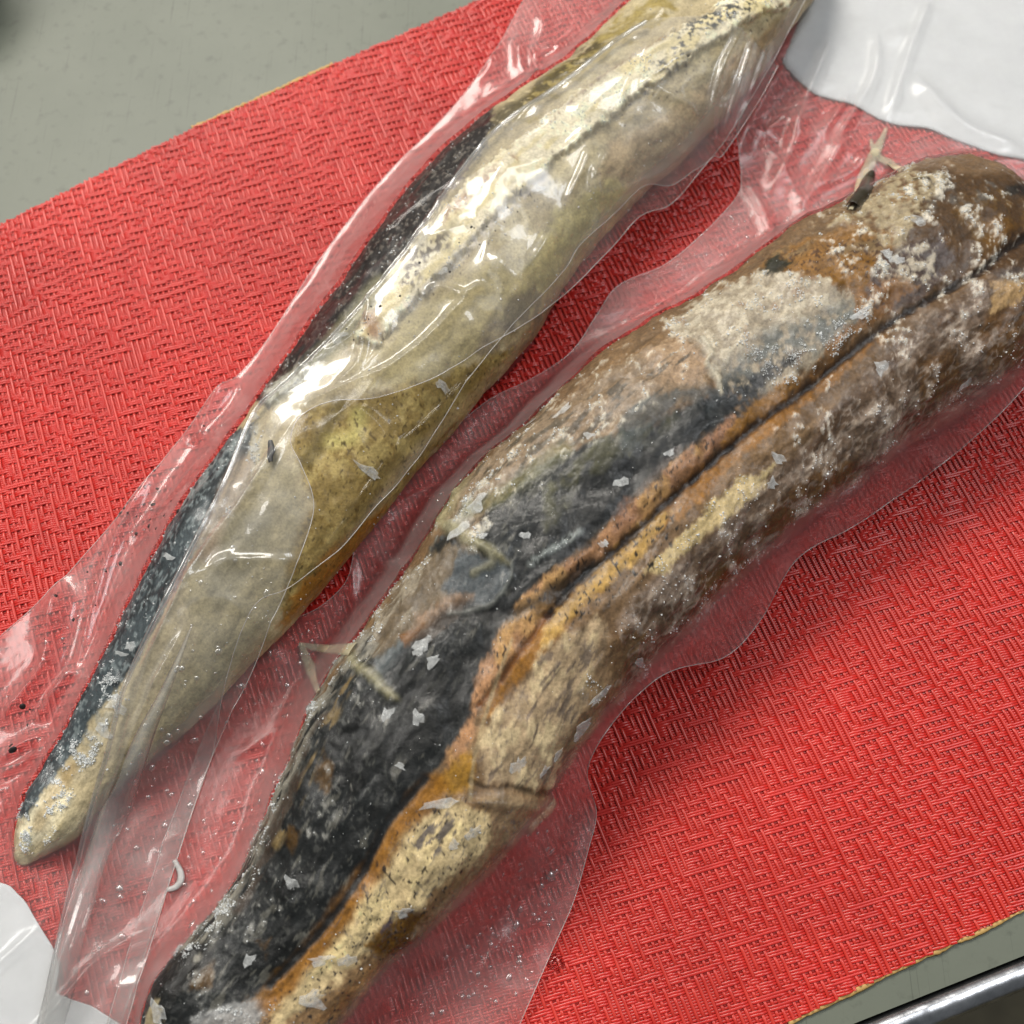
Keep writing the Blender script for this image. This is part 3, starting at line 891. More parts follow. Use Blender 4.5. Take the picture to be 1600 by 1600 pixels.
p1.region(BL1, (62, 70, 74), 7, 8)
p1.region(BL1, (36, 41, 44), 8, 8, br='s5', lo=0.46, hi=0.58, op=0.9)
p1.region(BL1, (112, 120, 122), 8, 8, br='n1', lo=0.55, hi=0.68, op=0.8, frost=0.2)
p1.line([(380, 680), (310, 760), (250, 830), (200, 920), (160, 1010)], (140, 146, 146), 8, 6, 8, 'n2', 0.75, 'n2', 0.4, 0.55, frost=0.4)
p1.line([(400, 670), (395, 710), (380, 760), (350, 800)], (190, 186, 174), 8, 5, 8, 'n2', 0.9, 'n2', 0.3, 0.5, frost=0.6)
p1.line([(385, 720), (350, 790), (320, 860)], (150, 130, 112), 16, 10, 10, 'n5', 0.7)
p1.mottle(0.5, 1.0, 1.15)
f1.dz = p1.dz + 0.0012 * (p1.n12 - 0.5) * 2 + 0.0004 * (p1.s5 - 0.5) * 2 + 0.0002 * (p1.n2 - 0.5) * 2 + p1.frost * 0.0005 * (p1.n1 - 0.2)
f1.paint = p1

FISHROOT = {}
for f, pt, lab, key in ((f2, p, 'thick frozen fish with black back and frosted amber flank in the tight bag', 2),
                        (f1, p1, 'slimmer frozen fish with cream ridge and dark blue edge in the loose bag', 1)):
    n = normals(f.P)
    # orient outwards
    cc = f.P.mean(axis=1, keepdims=True)
    sgn = np.sign(((f.P - cc) * n).sum(-1).mean())
    f.N = n * sgn
    D = f.P + f.N * f.dz.reshape(f.nu, f.nv)[..., None]
    D[..., 2] = np.maximum(D[..., 2], ZM + 0.0003)
    f.D = D
    root = thing('frozen_fish', lab, 'fish', 'frozen fish in bags')
    FISHROOT[key] = root
    fc = grid_faces(f.nu, f.nv, True)
    if sgn < 0:
        fc = fc[:, ::-1]
    cap0 = np.arange(f.nv); cap1 = np.arange(f.nv) + (f.nu - 1) * f.nv
    mesh_obj('body', D.reshape(-1, 3), np.ascontiguousarray(fc), M_FISH, root, True, np.c_[pt.col, np.ones(len(pt.col))])


def on_fish(f, x, y):
    """surface point and normal of a fish below a photo pixel"""
    if not hasattr(f, 'vis'):
        PP = f.D.reshape(-1, 3); NN = f.N.reshape(-1, 3)
        m = ((CAM - PP) * NN).sum(1) > 0
        f.vis = (PP[m], NN[m]) + proj(PP[m])
    PP, NN, X, Y = f.vis
    k = np.argmin((X - x) ** 2 + (Y - y) ** 2)
    return PP[k], NN[k]


# ------------------------------------------------------------------ height map of what lies under the bags
CELL = 0.001
G0 = -0.30
GN = 601


def hmap(f):
    Hh = np.full((GN, GN), ZM)
    P = f.D.reshape(-1, 3)
    ix = np.clip(((P[:, 0] - G0) / CELL).round().astype(int), 0, GN - 1)
    iy = np.clip(((P[:, 1] - G0) / CELL).round().astype(int), 0, GN - 1)
    np.maximum.at(Hh, (ix, iy), P[:, 2])
    return Hh


def tent(Hh, slope, it):
    H = Hh.copy()
    d1, d2 = slope * CELL, slope * CELL * 1.4142
    for _ in range(it):
        n = H.copy()
        for dx in (-1, 0, 1):
            for dy in (-1, 0, 1):
                if dx or dy:
                    s = np.roll(np.roll(H, dx, 0), dy, 1) - (d2 if dx and dy else d1)
                    np.maximum(n, s, out=n)
        H = n
    return np.maximum(H, ZM)


def blur(H, sig):
    r = int(3 * sig) + 1
    k = np.exp(-0.5 * (np.arange(-r, r + 1) / sig) ** 2)
    k /= k.sum()
    P = np.pad(H, r, mode='edge')
    a = sum(k[i] * P[i:i + H.shape[0], :] for i in range(2 * r + 1))
    return sum(k[i] * a[:, i:i + H.shape[1]] for i in range(2 * r + 1))


def samp(H, x, y):
    fx = np.clip((x - G0) / CELL, 0, GN - 1.001)
    fy = np.clip((y - G0) / CELL, 0, GN - 1.001)
    i = fx.astype(int); j = fy.astype(int)
    a = fx - i; b_ = fy - j
    return (H[i, j] * (1 - a) + H[i + 1, j] * a) * (1 - b_) + (H[i, j + 1] * (1 - a) + H[i + 1, j + 1] * a) * b_


h2, h1 = hmap(f2), hmap(f1)
hc2, hc1 = tent(h2, 4.0, 2), tent(h1, 4.0, 2)
HA = np.maximum(blur(tent(h2, 2.2, 22), 1.2), blur(tent(h2, 3.0, 14), 0.6)) + 0.0007
HB = np.maximum(blur(tent(h1, 1.3, 30), 1.6), blur(tent(h1, 3.0, 14), 0.6)) + 0.0008
HF = blur(tent(h1, 1.2, 34), 2.6) + 0.0030
HF = np.maximum(HF, HB + 0.0012)
HF = np.maximum(HF, HA + 0.0010)        # the flap also lies over the neighbouring bag's margin


def drop_to(H, x, y):
    """world point where the camera ray of a photo pixel meets height map H"""
    x = np.asarray(x, float); y = np.asarray(y, float)
    z = np.full(x.shape, ZM)
    for _ in range(14):
        P = unproj(x, y, z)
        z = 0.5 * z + 0.5 * samp(H, P[..., 0], P[..., 1])
    return unproj(x, y, z)


# ------------------------------------------------------------------ bag films
def film(left, right, nu, nv, H, ridges=(), dots=(), und=0.0007, seed=0.0, drapeL=False, drapeR=False, crease=0.0012):
    l = catmull(left, nu)
    r = catmull(right, nu)
    L = drop_to(H, l[:, 0], l[:, 1]) if drapeL else unproj(l[:, 0], l[:, 1], ZM)
    R = drop_to(H, r[:, 0], r[:, 1]) if drapeR else unproj(r[:, 0], r[:, 1], ZM)
    q = np.linspace(0, 1, nv)[None, :, None]
    XY = L[:, None, :2] * (1 - q) + R[:, None, :2] * q
    z = samp(H, XY[..., 0], XY[..., 1])
    Q = np.concatenate([XY, 0 * z[..., None]], -1) * 1000
    z = z + und * (fbm(Q, 22, 3, seed) - 0.3) * 2 + 0.00014 * (fbm(Q, 6, 3, seed + 1) - 0.5) * 2
    # crumpled plastic: a network of creases running mostly down the bag
    rot = np.array([[0.70, 0.71, 0], [-0.71, 0.70, 0], [0, 0, 1]])
    Qr = (Q @ rot.T) * np.array([0.45, 1.0, 1.0])
    cre = np.clip(1 - np.abs(2 * fbm(Qr, 18, 2, seed + 3) - 1) * 3.5, 0, 1) ** 2
    z = z + crease * cre * sstep(0.42, 0.62, fbm(Q, 30, 2, seed + 4))
    P = np.concatenate([XY, z[..., None]], -1)
    for pts, amp, wd in ridges:
        W = drop_to(H, *catmull(pts, 30).T)
        d, t = seg_dist(W[:, :2], P[..., 0], P[..., 1])
        endf = np.clip(t * 6, 0, 1) * np.clip((1 - t) * 6, 0, 1)
        P[..., 2] += amp * (0.75 * np.exp(-(d / (1.7 * wd)) ** 2) + 0.25 * np.exp(-np.abs(d) / (0.6 * wd))) * endf
    for x, y, amp, wd in dots:
        c = drop_to(H, np.array([x]), np.array([y]))[0]
        d2 = (P[..., 0] - c[0]) ** 2 + (P[..., 1] - c[1]) ** 2
        P[..., 2] += amp * np.exp(-d2 / wd ** 2)
    return P


def film_obj(name, P, mat, parent, edges=('L', 'R'), under=None):
    nu, nv = P.shape[:2]
    fc = grid_faces(nu, nv)
    nn = np.cross(P[1, 0] - P[0, 0], P[0, 1] - P[0, 0])
    a = P[nu // 2 + 1, nv // 2] - P[nu // 2, nv // 2]
    b_ = P[nu // 2, nv // 2 + 1] - P[nu // 2, nv // 2]
    if np.cross(b_, a)[2] < 0:
        fc = fc[:, ::-1]
    colr = None
    if under is not None:
        c_ = sstep(0.72, 0.97, samp(under, P[..., 0], P[..., 1]))
        colr = np.stack([c_, c_, c_, np.ones_like(c_)], -1).reshape(-1, 4)
    o = mesh_obj(name, P.reshape(-1, 3), np.ascontiguousarray(fc), mat, parent, True, colr)
    for e in edges:
        path = P[:, 0] if e == 'L' else P[:, -1]
        V, fcs = tube(path + np.array([0, 0, 0.0001]), 0.00013, 5)
        mesh_obj('cut_edge', V, fcs, M_EDGE, parent)
    return o


bagA = thing('vacuum_bag', 'clear vacuum bag clinging tightly to the thick black and amber fish', 'bag', 'clear vacuum bags')
bagB = thing('vacuum_bag', 'loose clear vacuum bag with folded over film around the slimmer cream fish', 'bag', 'clear vacuum bags')

AL = [(1330, -120), (1280, -40), (1240, 30), (1195, 120), (1150, 205), (1157, 275), (1150, 310), (1100, 365), (1040, 415), (965, 450), (930, 500), (890, 555), (830, 595), (760, 630), (680, 700), (600, 785), (558, 850), (545, 905), (500, 950), (430, 985), (370, 1050), (310, 1180), (240, 1370), (170, 1600), (140, 1700)]
AR = [(2000, 0), (1900, 200), (1760, 430), (1600, 600), (1520, 687), (1440, 752), (1330, 832), (1225, 897), (1185, 972), (1130, 1030), (1030, 1070), (960, 1130), (912, 1208), (931, 1268), (918, 1330), (895, 1410), (860, 1490), (812, 1600), (780, 1690)]
ridA = [([(1140, 260), (1180, 180), (1230, 100)], 0.0030, 0.0020), ([(1200, 310), (1240, 230), (1270, 160)], 0.0025, 0.0018), ([(1250, 330), (1300, 250), (1320, 210)], 0.002, 0.0015),
        ([(1225, 250), (1250, 180), (1300, 60)], 0.0022, 0.0012), ([(1300, 230), (1360, 130), (1370, 50)], 0.0025, 0.0011), ([(1385, 190), (1420, 80), (1455, -10)], 0.0025, 0.0011),
        ([(1270, 300), (1330, 270), (1360, 240)], 0.0016, 0.0009), ([(1160, 280), (1190, 330), (1210, 390)], 0.002, 0.0012), ([(1230, 240), (1290, 200), (1330, 150)], 0.0018, 0.0015),
        ([(1180, 200), (1240, 300), (1260, 370)], 0.0014, 0.0016), ([(1420, 120), (1500, 200), (1600, 240)], 0.0030, 0.0022), ([(1480, 270), (1560, 255), (1640, 260)], 0.0016, 0.002),
        ([(690, 1255), (780, 1260), (925, 1272)], 0.0014, 0.0009), ([(1010, 1085), (1060, 1030), (1110, 985)], 0.0012, 0.001), ([(1180, 930), (1130, 980), (1080, 1040)], 0.0010, 0.0012),
        ([(550, 870), (552, 960), (540, 1010)], 0.0012, 0.0009), ([(600, 880), (625, 890), (640, 915)], 0.0022, 0.0010), ([(820, 1340), (770, 1400), (700, 1460)], 0.0012, 0.0014),
        ([(620, 1570), (700, 1500), (760, 1440)], 0.0010, 0.002), ([(1000, 540), (985, 570), (960, 590)], 0.0014, 0.0008), ([(440, 1010), (400, 1150), (330, 1330)], 0.0008, 0.004)]
PA = film(AL, AR, 520, 200, HA, ridA, [(600, 885, 0.002, 0.0025), (1230, 200, 0.003, 0.005), (810, 1335, 0.0012, 0.003)], seed=2)
film_obj('top_film', PA, M_FILM_A, bagA, under=blur((h2 > ZM + 0.002).astype(float), 1.8))

BLp = [(880, -140), (850, -60), (820, 0), (770, 90), (700, 180), (620, 260), (560, 330), (480, 440), (400, 560), (300, 670), (170, 830), (80, 930), (0, 1000), (-90, 1090), (-200, 1200), (-260, 1400), (-240, 1700)]
BRp = [(1330, -140), (1290, -60), (1240, 60), (1185, 160), (1120, 262), (1050, 322), (1000, 342), (950, 395), (900, 447), (872, 492), (805, 572), (735, 652), (660, 755), (595, 832), (545, 892), (475, 950), (425, 980), (370, 1090), (310, 1250), (250, 1430), (190, 1600), (160, 1700)]
ridB = [([(95, 900), (92, 960), (70, 1050), (0, 1135)], 0.0040, 0.0016), ([(250, 720), (180, 850), (150, 950), (120, 1050), (60, 1110)], 0.0022, 0.0012), ([(60, 1130), (110, 1060), (135, 1060)], 0.0022, 0.001),
        ([(0, 1195), (40, 1165), (80, 1150)], 0.0035, 0.0012), ([(0, 1215), (60, 1180), (75, 1150)], 0.0026, 0.001), ([(360, 590), (330, 650), (310, 700)], 0.0030, 0.0022),
        ([(810, 60), (815, 110), (845, 130)], 0.0016, 0.001), ([(835, 80), (838, 120), (842, 130)], 0.0014, 0.0008), ([(330, 700), (250, 800), (200, 850)], 0.0012, 0.0012),
        ([(1190, 40), (1150, 130), (1112, 245)], 0.0030, 0.0010), ([(1205, 60), (1175, 150), (1130, 250)], 0.0026, 0.0010), ([(1070, 130), (1100, 160), (1145, 190)], 0.002, 0.0012),
        ([(560, 638), (595, 670), (612, 708)], 0.0022, 0.0006), ([(612, 708), (660, 670), (720, 610), (780, 560)], 0.0020, 0.0006), ([(612, 708), (560, 790), (500, 880)], 0.0016, 0.0006)]
PB = film(BLp, BRp, 480, 130, HB, ridB, [(345, 620, 0.0016, 0.006), (90, 960, 0.002, 0.006)], seed=5)
film_obj('top_film', PB, M_FILM_B, bagB, under=blur((h1 > ZM + 0.002).astype(float), 1.6))

FLl = [(1010, 30), (960, 62), (880, 125), (780, 195), (715, 270), (660, 350), (600, 430), (530, 510), (450, 590), (395, 645), (345, 760), (285, 880), (230, 990), (190, 1080), (165, 1180), (130, 1300), (100, 1420), (70, 1560), (40, 1700)]
FLr = [(1215, 105), (1185, 160), (1130, 243), (1110, 250), (1050, 320), (1000, 341), (950, 395), (900, 446), (850, 487), (760, 545), (680, 590), (590, 622), (520, 628), (472, 650), (455, 690), (470, 725), (489, 775), (486, 820), (455, 905), (425, 975), (390, 1060), (330, 1190), (270, 1370), (200, 1600), (175, 1690)]
ridF = [([(960, 64), (880, 127), (780, 197), (717, 270), (662, 350), (602, 430), (532, 510), (452, 590)], 0.0020, 0.0007),
        ([(470, 632), (560, 600), (620, 570), (700, 505), (760, 440)], 0.0022, 0.0009), ([(520, 610), (560, 570), (570, 500)], 0.0022, 0.0008), ([(500, 480), (540, 460), (575, 470), (570, 520)], 0.0018, 0.0007),
        ([(660, 465), (690, 455), (730, 468), (760, 450)], 0.0022, 0.0009), ([(790, 460), (830, 420), (870, 360)], 0.0024, 0.0014), ([(880, 330), (905, 280), (925, 230)], 0.0016, 0.0008),
        ([(925, 250), (935, 330), (930, 400)], 0.0014, 0.0009), ([(1000, 130), (1050, 160), (1095, 188)], 0.0024, 0.0010), ([(1165, 40), (1130, 110), (1112, 180), (1115, 240)], 0.0030, 0.0009),
        ([(1180, 60), (1150, 150), (1125, 235)], 0.0030, 0.0009), ([(980, 160), (1040, 110), (1150, 50)], 0.0012, 0.0012),
        ([(470, 640), (400, 760), (330, 850), (270, 960), (230, 1060), (195, 1180)], 0.0020, 0.0010), ([(430, 690), (405, 750), (340, 860)], 0.0014, 0.0009),
        ([(300, 960), (240, 1090), (190, 1220), (150, 1340), (110, 1480), (80, 1600)], 0.0030, 0.0009), ([(265, 1090), (215, 1200), (175, 1320), (140, 1430), (95, 1560)], 0.0026, 0.0008),
        ([(330, 880), (400, 876), (470, 880)], 0.0012, 0.0009), ([(230, 1000), (170, 1100), (130, 1220)], 0.0014, 0.001)]
PF = film(FLl, FLr, 560, 110, HF, ridF, [(785, 420, 0.0030, 0.0045), (735, 515, 0.0026, 0.006), (300, 900, 0.0014, 0.005)], und=0.0012, crease=0.0012, seed=9, drapeL=True, drapeR=True)
# roll the folded side of the flap down onto the film below
q = np.linspace(0, 1, PF.shape[1])
e = np.clip(1 - q / 0.06, 0, 1)
zb = samp(HB, PF[..., 0], PF[..., 1]) + 0.0008
PF[..., 2] = PF[..., 2] * (1 - e ** 2) + zb * e ** 2
film_obj('folded_film', PF, M_FLAP, bagB, edges=('R',))
V, fcs = tube(PF[:, 0] + np.array([0, 0, 0.0005]), 0.0007, 8)
mesh_obj('fold_roll', V, fcs, M_DROP, bagB)


class Surf:
    def __init__(s, P):
        s.P = P.reshape(-1, 3)
        n = normals(P)
        n = n * np.sign(n[..., 2:3])
        s.N = n.reshape(-1, 3)
        s.X, s.Y = proj(s.P)

    def at(s, x, y):
        k = np.argmin((s.X - x) ** 2 + (s.Y - y) ** 2)
        return s.P[k], s.N[k]


SA, SB, SF = Surf(PA), Surf(PB), Surf(PF)

# ------------------------------------------------------------------ placemat: real over-and-under threads
matr = thing('placemat', 'bright red woven vinyl placemat under both bagged fish', 'placemat')
EDGE_PX = [(-500, 585), (0, 350), (150, 274), (300, 200), (420, 146), (520, 100), (640, 47), (745, 0), (1150, -190), (2400, -160), (2300, 1070), (1600, 1422), (1500, 1470), (1400, 1517), (1300, 1566), (1232, 1600), (900, 1770), (-400, 2300)]
EP = unproj(np.array(EDGE_PX)[:, 0], np.array(EDGE_PX)[:, 1], 0.001)[:, :2]
WA = math.radians(15.5)
WB = math.radians(-69.0)
eu = np.array([math.cos(WA), math.sin(WA)])         # weft runs this way
ev = np.array([math.cos(WB), math.sin(WB)])         # warp runs this way
PU, PV = 0.00166, 0.00066
nI, nJ = 360, 760
I = np.arange(nI) - nI // 2
J = np.arange(nJ) - nJ // 2
# bands of two wefts: warps mostly up in one band, wefts mostly up in the next, broken at random
step = np.cumsum(RNG.random(nI) < 0.30).astype(int)
jb = (J[None, :] + step[:, None] + 4000) // 2
rnd = RNG.random((nI, jb.max() + 2))
rv = rnd[np.arange(nI)[:, None], jb]
warp_up = np.where(jb % 2 == 0, rv < 0.93, rv < 0.40)
Wz = np.where(warp_up, 1.0, -1.0)
bx = I[:, None] * PU * eu[0] + J[None, :] * PV * ev[0]
by = I[:, None] * PU * eu[1] + J[None, :] * PV * ev[1]
wob = 0.00012
Qn = np.stack([bx * 1000, by * 1000, np.zeros_like(bx)], -1)
bx = bx + wob * (fbm(Qn, 9, 2, 21) - 0.5) * 2
by = by + wob * (fbm(Qn, 9, 2, 22) - 0.5) * 2
inside = poly_sd(EP, bx, by) > 0
# only what the photo can see, plus a margin; nothing under the bodies
cxp, cyp = proj(np.stack([bx, by, np.full_like(bx, ZM)], -1))
vis = (cxp > -190) & (cxp < 1800) & (cyp > -150) & (cyp < 1800)
under = np.maximum(samp(hc2, bx, by) - 0.003, samp(hc1, bx, by)) > ZM + 0.024
keep = inside & vis & ~under
ZC = 0.00100
AMP = 0.00029


def strands(cx_, cy_, cz_, kp, rad, flat, direction, nprof):
    """cx_.. shape (threads, stations); builds open half tubes"""
    side = np.array([-direction[1], direction[0]])
    a = np.linspace(math.radians(8), math.radians(172), nprof)
    V = np.stack([cx_[..., None] + side[0] * rad * np.cos(a), cy_[..., None] + side[1] * rad * np.cos(a),
                  cz_[..., None] + rad * flat * np.sin(a)], -1)
    nt_, nsn = cx_.shape
    idx = np.arange(nt_ * nsn * nprof).reshape(nt_, nsn, nprof)
    ok = kp[:, :-1] & kp[:, 1:]
    f = np.stack([idx[:, :-1, :-1], idx[:, :-1, 1:], idx[:, 1:, 1:], idx[:, 1:, :-1]], -1)[ok].reshape(-1, 4)
    V = V.reshape(-1, 3)
    used = np.unique(f)
    re = np.full(len(V), -1)
    re[used] = np.arange(len(used))
    return V[used], re[f]


zw = Wz * AMP
zw = 0.6 * zw + 0.2 * (np.roll(zw, 1, 1) + np.roll(zw, -1, 1))
V, fc = strands(bx, by, ZC + zw, keep, 0.00037, 0.62, ev, 4)
o = mesh_obj('warp_threads', V, fc, M_WARP, matr); tag(o, kind='stuff')
# weft: two stations for every warp crossing
mx_ = 0.5 * (bx[:-1] + bx[1:]); my_ = 0.5 * (by[:-1] + by[1:])
zf = -Wz * AMP * 1.15
zm = 0.5 * (zf[:-1] + zf[1:])
fx = np.empty((2 * nI - 1, nJ)); fy = fx.copy(); fz = fx.copy(); fk = np.zeros((2 * nI - 1, nJ), bool)
fx[0::2], fx[1::2] = bx, mx_
fy[0::2], fy[1::2] = by, my_
fz[0::2], fz[1::2] = ZC + zf, ZC + zm
fk[0::2], fk[1::2] = keep, keep[:-1] & keep[1:]
V, fc = strands(fx.T, fy.T, fz.T, fk.T, 0.00031, 0.72, eu, 3)
o = mesh_obj('weft_threads', V, fc, M_WEFT, matr); tag(o, kind='stuff')


def prism(poly, z0, z1):
    n = len(poly)
    V = [(x, y, z1) for x, y in poly] + [(x, y, z0) for x, y in poly]
    F_ = [list(range(n)), list(range(2 * n - 1, n - 1, -1))]
    for k in range(n):
        F_.append([k, n + k, n + (k + 1) % n, (k + 1) % n])
    return np.array(V), F_


EPs = EP[::-1] if ((EP[:, 0] * np.roll(EP[:, 1], -1) - np.roll(EP[:, 0], -1) * EP[:, 1]).sum() < 0) else EP
V, F_ = prism(EPs, 0.0002, 0.00055)
mesh_obj('backing', V, F_, M_BACK, matr, smooth=False)
# tan foam showing along the two cut edges
for a, b_, wk in ((3, 6, 0.0008), (10, 16, 0.00060)):
    pth = unproj(*catmull(np.array(EDGE_PX[a:b_], float), 420).T, 0.0006)
    s = np.arange(len(pth))
    rr = wk * (0.45 + 0.9 * vnoise(np.stack([s * 0.11, s * 0 + a, s * 0], -1)) + 0.5 * (vnoise(np.stack([s * 0.5, s * 0 + a, s * 0], -1)) - 0.5))
    V, fc = tube(pth, rr, 6)
    V[:, 2] = 0.0006 + (V[:, 2] - 0.0006) * 0.55
    mesh_obj('foam_edge', V, fc, M_GLUE, matr)


# ------------------------------------------------------------------ paper labels under the films
def paper(name, poly, label, z, lift):
    """irregular sheet of paper: triangulated by a fan grid of rings"""
    c = np.mean(poly, 0)
    ring = catmull(np.vstack([poly, poly[:1]]), 160)[:-1]
    V = []; nr = 26
    for k in range(nr):
        t = (k + 1) / nr
        V.append(c + (ring - c) * t)
    V = np.vstack([c[None], *V])
    P = unproj(V[:, 0], V[:, 1], z)
    Q = P * 1000
    P[:, 2] = z + lift * fbm(Q, 40, 2, 31)
    n = len(ring)
    F_ = [[0, 1 + k, 1 + (k + 1) % n] for k in range(n)]
    for r_ in range(nr - 1):
        a = 1 + r_ * n
        for k in range(n):
            F_.append([a + k, a + n + k, a + n + (k + 1) % n, a + (k + 1) % n])
    o = mesh_obj(name, P, F_, M_PAPER)
    md = o.modifiers.new('thickness', 'SOLIDIFY')
    md.thickness = 0.00015
    return tag(o, label, 'label', 'paper labels')


def dense(pts):
    """keep straight edges straight: subdivide polygon edges"""
    p = np.asarray(pts, float); out = []
    for a, b_ in zip(p, np.roll(p, -1, 0)):
        n = max(2, int(np.linalg.norm(b_ - a) / 18))
        out.append(a + (b_ - a) * np.linspace(0, 1, n, endpoint=False)[:, None])
    return np.vstack(out)


paper('paper_label', dense([(1290, -60), (1262, 0), (1222, 98), (1245, 125), (1272, 148), (1300, 156), (1332, 164), (1372, 186), (1400, 196), (1450, 202), (1500, 222), (1560, 243), (1620, 254), (1760, 280), (1780, -90)]),
      'blank white paper label under clear film, top right corner', ZM + 0.0001, 0.0006)
paper('paper_label', dense([(-160, 1340), (-20, 1372), (16, 1384), (40, 1408), (62, 1445), (84, 1480), (94, 1510), (88, 1550), (110, 1560), (145, 1572), (186, 1598), (230, 1640), (230, 1720), (-160, 1720)]),
      'blank white paper label under the loose bag, bottom left corner', ZM + 0.0001, 0.0006)


# ------------------------------------------------------------------ ice flakes lying on the fish
def flake_mesh(k, n=12):
    r_ = random.Random(k)
    a = [2 * math.pi * (i + r_.uniform(-0.42, 0.42)) / n for i in range(n)]
    rr = [r_.choice((0.5, 0.75, 1.0, 1.15)) * r_.uniform(0.85, 1.1) for _ in range(n)]
    V = []
    for s, z in ((1.0, -0.10), (0.96, 0.03), (0.62, 0.10)):
        V += [(s * rr[i] * math.cos(a[i]), s * rr[i] * math.sin(a[i]), z + r_.uniform(-0.05, 0.07)) for i in range(n)]
    F_ = []
    for q in range(2):
        for i in range(n):
            F_.append([q * n + i, q * n + (i + 1) % n, (q + 1) * n + (i + 1) % n, (q + 1) * n + i])
    F_.append([2 * n + i for i in range(n)])
    F_.append([i for i in range(n)][::-1])
    me = bpy.data.meshes.new('ice_flake')
    me.from_pydata(V, [], F_)
    me.materials.append(M_ICE)
    return me


FLK = [flake_mesh(k) for k in range(16)]
from mathutils import Vector, Matrix


def frame(pos, nrm, ang, sx, sy, sz):
    n_ = Vector(nrm).normalized()
    x = Vector((math.cos(ang), math.sin(ang), 0))
    x = (x - n_ * x.dot(n_)).normalized()
    y = n_.cross(x)
    m = Matrix((x * sx, y * sy, n_ * sz)).transposed().to_4x4()
    m.translation = Vector(pos)
    return m


def flakes(f, root, items, lift=0.0003):
    for x, y, a, b_, ang in items:          # centre, half length, half width in px, image angle
        if a * b_ < 70:
            continue
        P_, n_ = on_fish(f, x, y)
        sc = np.linalg.norm(P_ - CAM) / F
        o = bpy.data.objects.new('ice_flake', random.choice(FLK))
        COL.objects.link(o)
        o.parent = root
        o.matrix_world = frame(P_ + n_ * lift, n_, math.radians(ang), a * sc, b_ * sc, max(0.0010, 0.4 * b_ * sc))


flakes(f2, FISHROOT[2], [(1438, 348, 26, 11, -25), (1400, 405, 14, 9, 0), (1375, 575, 17, 13, 30), (1345, 490, 18, 9, 20), (1420, 548, 8, 6, 0), (1510, 600, 12, 7, 60), (1500, 455, 9, 6, 20),
                         (1530, 385, 8, 6, 0), (1560, 322, 9, 6, 10), (1545, 338, 10, 4, 0), (1300, 430, 9, 6, 0), (1385, 397, 10, 8, 60), (1205, 755, 14, 10, 20), (1213, 715, 9, 16, 80), (1320, 768, 15, 8, 40),
                         (1045, 707, 10, 7, 10), (1060, 697, 8, 6, 10), (1075, 688, 10, 6, 20), (1090, 690, 7, 6, 0), (970, 755, 12, 10, 20), (955, 768, 9, 7, 0), (923, 680, 11, 7, 0), (745, 788, 26, 15, 60), (718, 830, 20, 12, 30),
                         (755, 838, 10, 9, 20), (820, 838, 9, 8, 0), (662, 1005, 20, 12, 40), (655, 1018, 10, 10, 0), (674, 1033, 16, 8, 45), (700, 1000, 9, 7, 50), (607, 1115, 16, 12, 40), (652, 1120, 12, 14, 60),
                         (692, 1123, 6, 5, 0), (625, 1197, 7, 10, 70), (545, 1155, 7, 5, 60), (632, 985, 6, 5, 0), (590, 1088, 10, 5, 30), (560, 1095, 12, 5, 0), (575, 1246, 5, 6, 0), (445, 1425, 8, 7, 0), (440, 1440, 6, 9, 80),
                         (453, 1378, 9, 16, 70), (390, 1500, 13, 10, 40), (335, 1500, 8, 8, 0), (352, 1500, 8, 5, 0), (330, 1555, 6, 5, 0), (392, 1523, 8, 6, 60), (245, 1578, 14, 22, 70), (543, 1500, 17, 9, 10), (500, 1500, 18, 8, 10),
                         (490, 1560, 16, 20, 60), (740, 1300, 16, 9, 40), (708, 1318, 9, 9, 0), (630, 1425, 13, 9, 10), (578, 1480, 6, 6, 0), (935, 1090, 22, 9, 40), (905, 1140, 26, 11, 50), (810, 1195, 18, 12, 50), (850, 1205, 16, 6, 40),
                         (870, 1180, 14, 5, 50), (830, 660, 10, 16, 30), (880, 640, 20, 9, 35), (945, 850, 7, 10, 70), (1000, 1035, 8, 16, 70), (1130, 935, 10, 8, 0), (1080, 848, 6, 5, 0), (1235, 852, 9, 6, 30), (1460, 330, 8, 6, 0), (1490, 300, 8, 5, 0), (688, 1256, 36, 8, 10)])
flakes(f1, FISHROOT[1], [(262, 870, 7, 14, 70), (400, 650, 8, 10, 60), (395, 700, 8, 16, 80), (530, 525, 14, 12, 0), (840, 295, 14, 9, 20), (590, 530, 7, 7, 0), (690, 605, 7, 20, 60), (575, 735, 9, 34, 65), (690, 425, 10, 8, 20),
                         (180, 1100, 12, 20, 60), (165, 1140, 10, 16, 50), (205, 1010, 12, 8, 0), (190, 1020, 5, 14, 80), (70, 1250, 8, 6, 0), (650, 330, 6, 5, 0), (600, 395, 8, 7, 0), (1030, 20, 6, 5, 0), (860, 125, 8, 6, 30)])


